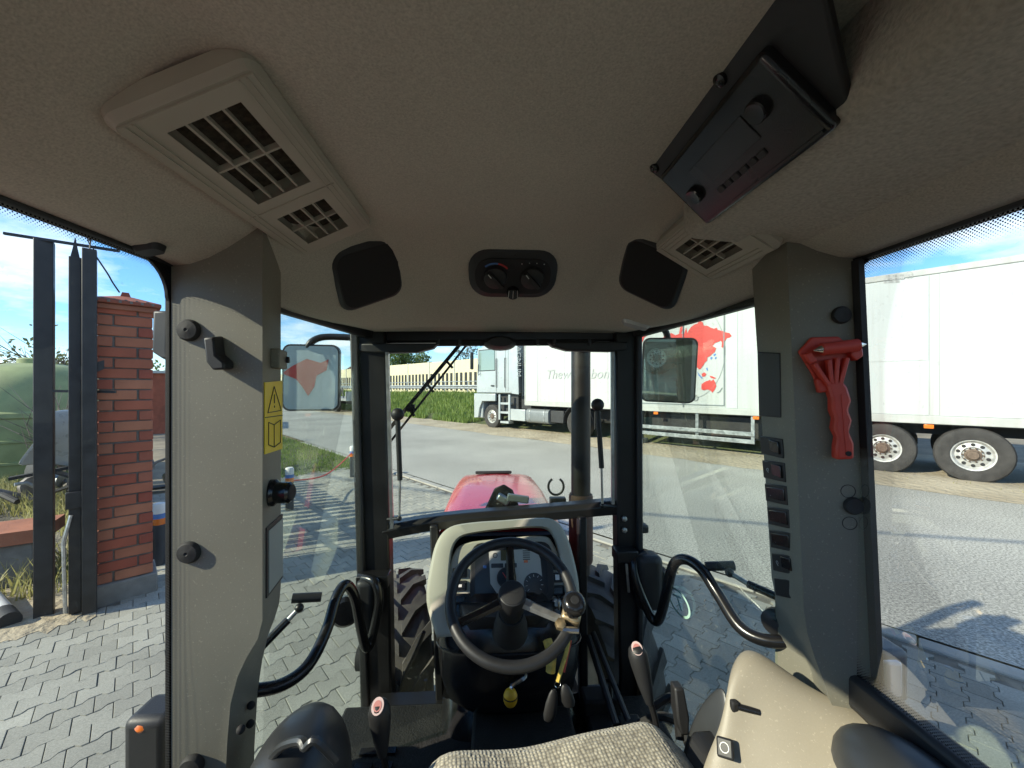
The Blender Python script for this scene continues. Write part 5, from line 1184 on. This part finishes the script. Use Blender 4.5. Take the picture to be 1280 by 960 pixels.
# floor hardware at right of the column: pedals, brackets, hoses
for (x0,y0,t0),(x1,y1,t1),r_ in (((735,795,1.45),(770,905,1.25),.012),((741,790,1.47),(785,900,1.28),.010),((762,842,1.38),(766,905,1.3),.007),((752,850,1.38),(768,851,1.38),.006),((752,850,1.38),(756,880,1.34),.005)):
    MB().tube([L(x0,y0,t0),L(x1,y1,t1)],r_,8).build('pedal_rod','black_steel',tr)
for px_ in (752,790): MB().b2(L(px_,915,1.28)-V(.04,.05,.03),L(px_,915,1.28)+V(.04,.05,.02)).build('pedal','rubber',tr,bevel=.008)
MB().b2(L(745,900,1.36)-V(.05,.04,.06),L(775,880,1.36)+V(0,.04,.04)).build('valve_block','black_matte',tr,bevel=.01)
MB().tube(smooth_path([L(800,905,1.2),L(825,895,1.15),L(850,905,1.15),L(860,930,1.1)],5),.012,8).build('hose','rubber',tr)
# left floor hardware seen beside the tyre
for pts_ in ([(516,905,1.55),(505,885,1.6),(500,860,1.6),(520,815,1.6),(530,790,1.58)],[(517,905,1.55),(528,880,1.55),(532,850,1.55)]): MB().tube(smooth_path([L(*q) for q in pts_],4),.008,7).build('brake_pipe','black_steel',tr)
MB().tube([L(511,872,1.56),L(515,890,1.56)],.014,10).build('pipe_union','steel',tr)

# ---- levers
def lever(base, tip, label, tilt):
    b, t = Vector(base), Vector(tip); ax = (t-b).normalized()
    l = MB().tube([b,b.lerp(t,.5)+V(.004,0,0),t],.008,8).build('gear_lever','black_steel',tr); l['label'] = label
    MB().lathe([(.010,-.02),(.014,.0),(.019,.03),(.0235,.07),(.0245,.095),(.020,.112),(.012,.119),(0,.120)],t-ax*.02,ax,n=24).build('lever_knob','black_plastic',l)
    e = t-ax*.02+ax*.113+V(0,-.006,0); nn = (ax+V(0,-.75,.0)).normalized()
    xx = V(1,0,0); xx = (xx-nn*xx.dot(nn)).normalized(); 
    MB().plate(circ(.0135,20,0,0,1.25), e+nn*.006, xx, nn.cross(xx), .006).build('knob_emblem','emblem',l); MB().plate(circ(.009,16,0,0,1.2), e+nn*.0068, xx, nn.cross(xx), .002).build('emblem_print','emblem_red',l)
lever(L(482,990,.92), L(477,925,.90), 'gear lever with pink and white emblem beside the left floor tread', 0)
lever(L(826,935,.98), L(807,858,1.0), 'gear lever with pink and white emblem beside the beige fender trim', 0)
lk = MB().tube(smooth_path([L(815,885,1.0),L(838,872,1.02),L(846,890,1.0),L(850,925,.97)],5),.011,8).build('auxiliary_lever','black_steel',tr)
MB().loft([[L(846,865,.99)+V(dx,dy,dz) for dx,dy in ((-.012,-.015),(.012,-.015),(.012,.015),(-.012,.015))] for dz in (.02,)]+[[L(850,890,.98)+V(dx*1.3,dy*1.3,0) for dx,dy in ((-.012,-.015),(.012,-.015),(.012,.015),(-.012,.015))],[L(854,915,.96)+V(dx*.8,dy*.8,0) for dx,dy in ((-.012,-.015),(.012,-.015),(.012,.015),(-.012,.015))]]).build('lever_grip','black_plastic',lk,bevel=.005)

# ---- door handrails, struts, latches
def rail_path(pts, r, name='door_handrail', m='black_gloss'): return MB().tube(smooth_path([L(*q) for q in pts],6), r, 14).build(name, m, tr)
rail_path([(305,864,1.0),(350,857,1.04),(385,832,1.1),(408,788,1.18),(420,748,1.24),(432,731,1.28),(443,746,1.31),(451,785,1.34),(457,808,1.36),(463,804,1.38),(470,775,1.40),(474,748,1.41),(468,727,1.42),(450,722,1.45)], .0165)
rail_path([(1000,800,1.0),(960,801,1.03),(925,784,1.08),(897,742,1.16),(876,711,1.22),(856,699,1.27),(842,706,1.3),(834,737,1.32),(825,771,1.36),(817,775,1.38),(806,755,1.4),(795,725,1.42),(793,702,1.44),(806,692,1.46)], .0165)
def strut(a, b, c, d):
    o = MB().tube([L(*a),L(*b)],.011,12).build('door_strut','black_gloss',tr); MB().tube([L(*b),L(*c)],.007,10).build('strut_rod','steel',o); MB().ball(L(*c),.013,12).build('strut_joint','black_steel',o)
    MB().tube([L(*d[0]),L(*d[1])],.014,12).build('strut_bracket','black_plastic',o)
strut((318,818,1.08),(360,775,1.14),(374,760,1.16),((365,748,1.17),(402,746,1.2)))
strut((985,752,1.06),(935,730,1.14),(912,716,1.18),((882,708,1.22),(918,707,1.2)))
MB().lathe([(.034,0),(.034,.02),(.026,.026),(.010,.027),(.010,.031),(0,.031)],L(972,776,1.05),V(-.75,-.6,.1),n=24).build('door_pivot','black_plastic',tr)
for q0_, q1_, lb_ in (((447,722,1.44),(470,790,1.44),0),((793,690,1.46),(826,760,1.44),1)):
    a, b = L(*q0_), L(*q1_); o = MB().b2((min(a.x,b.x),min(a.y,b.y)-.03,min(a.z,b.z)),(max(a.x,b.x),max(a.y,b.y)+.03,max(a.z,b.z))).build('door_latch','black_plastic',tr,bevel=.02,seg=3)
MB().lathe([(.050,0),(.052,.02),(.040,.034),(0,.036)],L(432,762,1.40),V(.3,-.9,.1),n=24).build('latch_handle','black_gloss',tr); MB().lathe([(.055,0),(.057,.02),(.045,.034),(0,.036)],L(818,722,1.46),V(-.3,-.9,.1),n=24).build('latch_handle','black_gloss',tr)
MB().b2(L(458,727,1.46)-V(.03,.03,.012),L(487,716,1.46)+V(0,.03,0)).build('hinge_plate','black_steel',tr,bevel=.004); MB().b2(L(768,700,1.46)-V(.0,.03,.0),L(795,690,1.46)+V(.0,.04,.012)).build('hinge_plate','black_steel',tr,bevel=.004)
for s_ in (((475,728),(473,755)),): MB().tube([L(*s_[0],1.42),L(*s_[1],1.42)],.004,6).build('hinge_pin','steel',tr)
MB().tube([L(783,705,1.42),L(786,740,1.42)],.005,6).build('hinge_pin','steel',tr)
for p_ in ((780,648),(780,662)): MB().lathe([(.010,0),(.010,.01),(.005,.012),(0,.012)],L(*p_,1.475),V(0,-1,0),n=6).build('post_bolt','steel',tr)
MB().b2(L(788,668,1.55),L(806,652,1.60)).build('front_marker_lamp','black_plastic',tr,bevel=.008)
# ---- windscreen gas struts and wiper
for (x0,y0),(x1,y1),(x2,y2) in (((497,520),(500,600),(499,648)),((747,508),(752,585),(753,632))):
    o = MB().tube([L(x0,y0,1.46),L(x1,y1,1.46)],.0095,12).build('windscreen_strut','black_plastic',tr); MB().tube([L(x1,y1,1.46),L(x2,y2,1.46)],.0045,8).build('strut_rod','steel',o)
    MB().ball(L(x0,y0-2,1.455),.025,14,(1,.8,.95)).build('strut_end_cap','black_plastic',o); MB().ball(L(x2,y2,1.46),.010,10).build('strut_joint','black_steel',o); MB().tube([L(x2,y2,1.46),L(x2+(-14 if x2<600 else 14),y2-(-1),1.49)],.007,8).build('strut_pin','black_steel',o)
for o_, w_ in ((0,.014),(7,.008)):
    MB().bar(L(577+o_,428+o_*.3,1.62),L(481+o_*.3,543+o_*2.2,1.62),w_,.012,V(0,1,0)).build('wiper_arm' if not o_ else 'wiper_blade','black_matte',tr)
MB().box(L(514,510,1.62),(.03,.02,.03)).build('wiper_link','black_matte',tr)
for t_ in (.2,.45,.7): MB().bar(L(577-96*t_,428+115*t_,1.62),L(585-96*t_,436+120*t_,1.62),.010,.01,V(0,1,0)).build('wiper_bridge','black_matte',tr)
# wiper pivot on the cowl, outside
MB().loft([[L(x,y,1.66) for x,y in ((604,640),(618,610),(630,605),(641,612),(652,640))],[L(x,y,1.72) for x,y in ((606,640),(619,612),(630,607),(640,614),(650,640))]]).build('wash_bracket','black_plastic',tr,bevel=.006)
MB().bar(L(622,620,1.62),L(636,628,1.62),.035,.03).build('wiper_pivot','steel',tr,bevel=.006); MB().bar(L(634,621,1.60),L(661,625,1.60),.022,.028).build('pivot_arm','truck_grey',tr,bevel=.005)
rg = [L(695+9.5*math.cos(a),608+10.5*math.sin(a),1.66) for a in [R(-60+i*12) for i in range(26)]]; MB().tube(rg,.005,7).build('cable_ring','black_plastic',tr); MB().b2(L(688,634,1.66),L(706,620,1.70)).build('ring_bracket','black_plastic',tr,bevel=.004)

# ---- bonnet, exhaust, front axle and wheels
hs_ = []
for v,hw_,zt in ((1.60,.270,1.235),(1.9,.272,1.235),(2.3,.270,1.225),(2.65,.262,1.200),(2.85,.252,1.170),(2.98,.235,1.125),(3.06,.21,1.05),(3.09,.19,.95)):
    sec = [(-.985,-.20),(-1.0,-.16),(-.985,-.09),(-.93,-.035),(-.84,-.010),(-.6,-.002),(0,.004),(.6,-.002),(.84,-.010),(.93,-.035),(.985,-.09),(1.0,-.16),(.985,-.20)]
    hs_.append([V(x*hw_*1.04, v, zt+z) for x,z in sec])
MB().loft(hs_).build('bonnet','tractor_red',tr,ang=50)
MB().poly([V(-.15,2.80,1.192),V(.11,2.80,1.192),V(.10,2.90,1.172),V(-.14,2.90,1.172)],.02,V(0,.2,1)).build('bonnet_strip','black_matte',tr,bevel=.006)
MB().b2((-.25,1.63,.55),(.25,2.9,1.06)).build('engine_block','black_matte',tr,bevel=.02); MB().b2((-.24,1.56,.95),(.24,1.62,1.21)).build('firewall','black_matte',tr)
ex = L(726,560,1.80); exh = MB().tube([V(ex.x,ex.y,.95),V(ex.x,ex.y,2.04),V(ex.x+.01,ex.y,2.10),V(ex.x+.05,ex.y,2.16),V(ex.x+.13,ex.y+.01,2.20)],[.044,.044,.043,.042,.041],20).build('exhaust_stack','exhaust',tr)
MB().lathe([(.052,0),(.055,.01),(.055,.30),(.052,.31)],(ex.x,ex.y,1.0),n=20).build('exhaust_clamp','exhaust_rust',exh); MB().tube([V(ex.x,ex.y,1.02),V(ex.x-.06,ex.y+.02,.96),V(ex.x-.14,ex.y+.03,.95)],.04,12).build('exhaust_elbow','exhaust_rust',exh)
MB().tube([V(-.7,2.0,.45),V(.7,2.0,.45)],.06,10).build('front_axle','black_matte',tr)
def ag_wheel(c, r, w, side, nl, rimm):
    o = wheel('front_wheel' if r < .6 else 'rear_wheel', tr, c, r*.93, w, side, 'tyre_black', rimm, .60, 8, .06, 'rim_dirty')
    lg = MB()
    for i in range(nl):
        for h_, off in ((-1,0),(1,.5)):
            a0 = 2*math.pi*(i+off)/nl; pts_ = []
            for f, da in ((.05,0),(.5,.20),(1.0,.34)):
                a = a0+da*(18/nl); yy = h_*w*.5*f
                rr0 = r*(.99 if f < .9 else .95); bw = .028 if f<.9 else .036
                pts_.append([V(math.cos(a+s*bw/r)*q, yy, math.sin(a+s*bw/r)*q) for s,q in ((-1,r*.90),(-.7,rr0),(.7,rr0),(1,r*.90))])
            lg.loft(pts_)
    lg.build('tyre_lugs','tyre_black',o)
    return o
for sx in (-1,1):
    ag_wheel((sx*.50,1.98,.43), .43, .27, sx, 18, 'rim').rotation_euler = (0,0,R(-90+15))
    ag_wheel((sx*.95,-.28,.74), .74, .40, sx, 20, 'rim').rotation_euler = (0,0,R(-90))
    fd = [( -.28+.84*math.cos(a), .74+.84*math.sin(a)) for a in [R(20+i*10) for i in range(15)]]
    MB().loft([[V(sx*x,p[0],z) for x,z in ((.73,p[1]),(1.13,p[1]),(1.13,p[1]+.02),(.73,p[1]+.02))] for p in fd]).build('rear_fender','tractor_red',tr)
# mirrors
for q in ('l','r'):
    if q == 'l': c, w_, h_, n_, arm = L(389,472,1.56), .215, .265, V(.10,-1,.02).normalized(), [(441,422,1.62),(410,421,1.60),(395,424,1.58),(386,432,1.57),(384,446,1.58)]
    else: c, w_, h_, n_, arm = L(836,463,1.72), .225, .285, V(-.34,-1,-.11).normalized(), [(796,416,1.66),(815,408,1.70),(828,410,1.72),(834,420,1.74),(836,440,1.75)]
    ax = V(1,0,0); ax = (ax-n_*ax.dot(n_)).normalized(); ay = n_.cross(ax); ay = ay if ay.z > 0 else -ay
    axx = ax if ax.cross(ay).dot(n_) > 0 else -ax
    h_o = MB().loft([[c+axx*x*.9+ay*y*.9-n_*.05 for x,y in rrect(w_,h_,.03,5)],[c+axx*x+ay*y-n_*.02 for x,y in rrect(w_,h_,.03,5)],[c+axx*x+ay*y for x,y in rrect(w_,h_,.03,5)]]).build('mirror','black_plastic',tr)
    MB().plate(rrect(w_*.94,h_*.95,.026,5), c+n_*.002, axx, ay, .003).build('mirror_glass','mirror_glass',h_o)
    MB().tube(smooth_path([L(*a) for a in arm]+[c-n_*.03+ay*h_*.3],4),.014,10).build('mirror_arm','black_steel',h_o)

# ---- seat and fender trims
sO = L(703,985,.56)
seat = empty('seat', (.118,.665,0), R(8)); seat.parent = tr
rows = []
for i in range(17):
    y = -.30+.56*i/16; row = []
    for j in range(21):
        x = -.285+.57*j/20
        e = max(abs(x)/.285, 0); f = (abs(y+.02)/.28)
        z = 1.048 - .09*sst(.72,1.0,e)**1.2 - .11*sst(.70,1.0,f)*(1 if y>0 else .3) - .012*math.cos(x*9)+.006*math.sin(x*24)*math.sin(y*13)
        row.append(V(x*1.09,y,z))
    rows.append(row)
n_ = len(rows[0]); 
b_ = MB().grid(rows); b_.build('seat_cushion','seat_cloth',seat,solid=.006,sub=1,ang=80)
MB().b2((-.26,-.28,.90),(.26,.22,1.0)).build('seat_base','black_matte',seat,bevel=.04,seg=3)
MB().b2((-.16,-.2,.65),(.16,.15,.90)).build('seat_suspension','black_matte',seat)
def patch(name, rows, m, solid=.006, sub=2, label=None):
    return MB().grid([[L(*q) for q in r] for r in rows]).build(name, m, tr, solid=solid, sub=sub, label=label, ang=80)
patch('fender_trim', [
  [(914,838,.90),(926,811,.915),(945,812,.905),(975,832,.88),(1010,858,.85),(1060,882,.81),(1110,905,.77),(1180,940,.70),(1260,985,.64)],
  [(911,850,.87),(921,822,.885),(942,824,.87),(972,846,.85),(1008,872,.82),(1056,898,.78),(1105,922,.74),(1175,962,.67),(1255,1010,.61)],
  [(906,880,.85),(917,868,.85),(938,874,.84),(966,884,.82),(1002,906,.79),(1050,934,.75),(1098,960,.71),(1168,1003,.64),(1245,1060,.58)],
  [(898,915,.83),(908,914,.82),(932,918,.81),(960,926,.79),(996,948,.76),(1044,985,.72),(1090,1020,.68),(1160,1070,.60),(1230,1120,.54)],
  [(880,950,.82),(890,958,.80),(918,968,.78),(948,980,.76),(986,1005,.73),(1034,1050,.68),(1080,1090,.63),(1150,1140,.56),(1220,1190,.50)],
  [(866,1010,.80),(878,1020,.78),(904,1030,.76),(936,1045,.74),(976,1075,.70),(1024,1120,.65),(1070,1160,.60),(1140,1210,.53),(1210,1260,.48)]], 'fender_plastic', label='beige moulded trim over the rear wheel with an inset black handle')
MB().tube([L(914,881,.842),L(950,891,.822)],.007,10).build('fender_handle','black_gloss',tr); MB().box(L(918,882,.838),(.016,.014,.022)).build('handle_boss','black_matte',tr,bevel=.004)
sk = MB().box((0,0,0),(.032,.034,.008)).build('lighter_socket','black_plastic',tr,bevel=.004); sk.matrix_basis = frame_mtx(L(908,936,.80)+V(-.62,-.45,.64)*.008, V(.72,-.65,.24), V(-.62,-.45,.64).normalized().cross(V(.72,-.65,.24).normalized()))
MB().ring(circ(.009,16),circ(.0075,16),(0,0,.0048),(1,0,0),(0,1,0),.001).build('socket_icon','print_white',sk)
patch('fender_inner_skirt', [[(905,850,.93),(880,872,.95),(862,905,.96),(850,950,.96),(846,1000,.95)],[(912,880,.90),(895,900,.91),(882,930,.91),(876,960,.90),(870,1010,.89)],[(905,930,.87),(894,950,.86),(886,970,.85),(880,1000,.84),(874,1040,.83)]], 'fender_black')
# dark armrest domes
def dome(c, r, m, name, label, rot=0):
    rows = []
    for i in range(9):
        ph = math.pi/2*i/8; rows.append([c+V(math.cos(a)*r[0]*math.cos(ph)**.8, math.sin(a)*r[1]*math.cos(ph)**.8, math.sin(ph)*r[2]) for a in [j*2*math.pi/28 for j in range(28)]])
    return MB().loft(rows).build(name, m, tr, ang=70, label=label)
dome(L(370,1010,.80), (.098,.16,.165), 'fender_black', 'armrest', 'black rounded armrest beside the pillar bolt holes')
MB().tube(smooth_path([L(330,962,.76),L(350,935,.74),L(375,926,.72),L(382,934,.71),L(395,926,.71),L(420,950,.72)],4),.008,8).build('armrest_seam','fender_black',tr)
dome(L(1148,1010,.62), (.085,.13,.07), 'fender_black', 'side_bin', 'dark rounded bin lid beside the beige fender trim')
MB().loft([[L(888,925,.88)+V(dx,dy,0) for dx,dy in ((-.025,-.03),(.025,-.03),(.03,.03),(-.03,.03))],[L(878,1010,.80)+V(dx*1.4,dy*1.4,0) for dx,dy in ((-.025,-.03),(.025,-.03),(.03,.03),(-.03,.03))]]).build('seat_belt_stalk','black_plastic',tr,bevel=.01)
# outside lamps on the fenders
o = MB().b2(L(1094,872,.86)-V(.0,.02,.0),L(1128,808,.86)+V(0,.06,0)).build('fender_lamp','truck_grey',tr,bevel=.012,seg=3); MB().b2(L(1100,866,.84)-V(.0,.018,.0),L(1120,822,.84)).build('lamp_lens','lamp_clear',o,bevel=.006)
o = MB().b2(L(160,985,.95)-V(0,.02,0),L(212,893,.95)+V(0,.08,0)).build('fender_lamp','black_plastic',tr,bevel=.02,seg=3); MB().lathe([(.016,0),(.015,.008),(.008,.012),(0,.013)],L(180,906,.945),V(.1,-.6,.8),n=20).build('amber_reflector','lamp_amber',o)
MB().loft([[L(198,388,1.28)+V(dx,dy,0) for dx,dy in ((-.02,0),(.03,0),(.03,.05),(-.02,.05))],[L(197,440,1.28)+V(dx,dy,0) for dx,dy in ((-.02,0),(.03,0),(.03,.05),(-.02,.05))],[L(206,447,1.28)+V(dx*.4,dy*.4,-.005) for dx,dy in ((-.02,0),(.03,0),(.03,.05),(-.02,.05))]]).build('work_lamp','black_plastic',tr,bevel=.008)
# T sticker on the right door glass
dgp, dgq = L(985,760,1.03), L(797,760,TA-.03); dga = (dgp-dgq).normalized(); dgn = dga.cross(ZU); dgn = dgn if dgn.dot(EYE-dgp) > 0 else -dgn
stp = HP(850,753,dgp,dgn)+dgn*.006
o = MB().ring(circ(.050,28,0,0,1),circ(.042,28,0,0,1),(0,0,0),(1,0,0),(0,1,0),.001).build('glass_sticker','sticker_mint' if 'sticker_mint' in M else mat('sticker_mint',(.45,.68,.60),.5),tr); o.matrix_basis = frame_mtx(stp, dga if dga.cross(ZU).dot(dgn)>0 else -dga, ZU)
text('sticker_letter','T',.075,'sticker_mint',o,Matrix.Translation((0,-.026,0)),shear=.0,th=.0004,align='CENTER')

# ================================================================== loose things in the cab
# emergency hammer in its holder on the right pillar
hm = empty('emergency_hammer', TRM @ on_r(1046,570)); hm.rotation_euler = (0,0,PSI); hm_m = TRI @ hm.matrix_basis
tag(hm, 'red plastic emergency hammer clipped in a holder on the cab pillar', 'hammer')
hinv = (TRI @ (Matrix.Translation(hm.location) @ Matrix.Rotation(PSI,4,'Z'))).inverted()
def hp(px, py, off=0): return hinv @ on_r(px, py, off)
def hpoly(name, pts, off, th, m='hammer_red', bev=.003, parent=hm): return MB().poly([hp(x,y,off) for x,y in pts], th, rn).build(name, m, parent, bevel=bev)
hpoly('holder_plate', [(996,440),(1012,422),(1046,421),(1062,434),(1058,446),(1037,478),(1020,482),(1012,466)], .004, .008)
hpoly('holder_clip', [(1014,474),(1036,472),(1038,488),(1018,491)], .012, .014); hpoly('holder_side', [(1056,432),(1070,436),(1071,446),(1062,452),(1056,446)], .012, .02); hpoly('holder_side', [(998,444),(1008,440),(1016,452),(1006,456)], .012, .02)
grip = [(1024,478),(1044,476),(1050,484),(1055,500),(1051,512),(1056,524),(1052,538),(1058,552),(1058,571),(1036,572),(1036,556),(1038,545),(1033,534),(1035,522),(1031,512),(1031,498)]
hpoly('grip', grip, .016, .022, bev=.005); hpoly('grip_groove', [(1041,492),(1046,491),(1052,560),(1047,562)], .0275, .001, 'print_black' if False else 'hammer_red', .0002)
for a,b in (((1010,455),(1028,482)),((1028,450),(1031,480)),((1038,448),(1036,480)),((1050,448),(1041,482))): MB().bar(hp(*a,.02),hp(*b,.02),.008,.014,rn).build('strut','hammer_red',hm,bevel=.002)
MB().tube([hp(1018,438,.026),hp(1062,433,.026)],.0125,16).build('head','hammer_red',hm); 
MB().lathe([(.008,0),(.001,.014)],hp(1018,438,.026),(hp(1018,438,.026)-hp(1062,433,.026)).normalized(),n=12).build('steel_tip','chrome',hm); MB().lathe([(.008,0),(.001,.014)],hp(1062,433,.026),(hp(1062,433,.026)-hp(1018,438,.026)).normalized(),n=12).build('steel_tip','chrome',hm)
MB().lathe([(.005,0),(.005,.002),(0,.002)],hp(1050,564,.027),hinv.to_3x3() @ rn,n=14).build('hanging_hole','black_matte',hm)
# keys on a lanyard hanging from the column
ky = empty('key_bunch', TRM @ L(700,800,1.16)); ky.rotation_euler = (0,0,PSI); tag(ky, 'key bunch on a yellow and red lanyard with two black fobs under the wheel', 'keys')
kin = (TRI @ (Matrix.Translation(ky.location) @ Matrix.Rotation(PSI,4,'Z'))).inverted()
kl = lambda x,y,t: kin @ L(x,y,t)
MB().tube(smooth_path([kl(711,797,1.17),kl(708,815,1.15),kl(702,835,1.13),kl(697,852,1.12)],4),.006,6).build('lanyard','ribbon',ky); MB().tube(smooth_path([kl(713,800,1.17),kl(708,822,1.15),kl(704,840,1.13)],4),.005,6).build('lanyard_strap','ribbon_red',ky)
MB().tube([kl(697+4*math.cos(a),856+4*math.sin(a),1.12) for a in [i*.5 for i in range(14)]],.0018,5).build('key_ring','chrome',ky)
for a,b in (((692,862),(686,902)),((706,856),(712,884))):
    A, B = kl(a[0],a[1],1.11), kl(b[0],b[1],1.10); d_ = B-A
    MB().loft([[A+d_*f+V(x*w_,y*w_*.55,0) for x,y in circ(1,14)] for f,w_ in ((0,.006),(.12,.012),(.4,.017),(.75,.019),(.93,.015),(1,.006))]).build('key_fob','black_plastic',ky)
MB().tube([kl(684,800,1.18),kl(690,820,1.15),kl(688,840,1.14)],.014,8).build('lanyard_pouch','ribbon',ky)
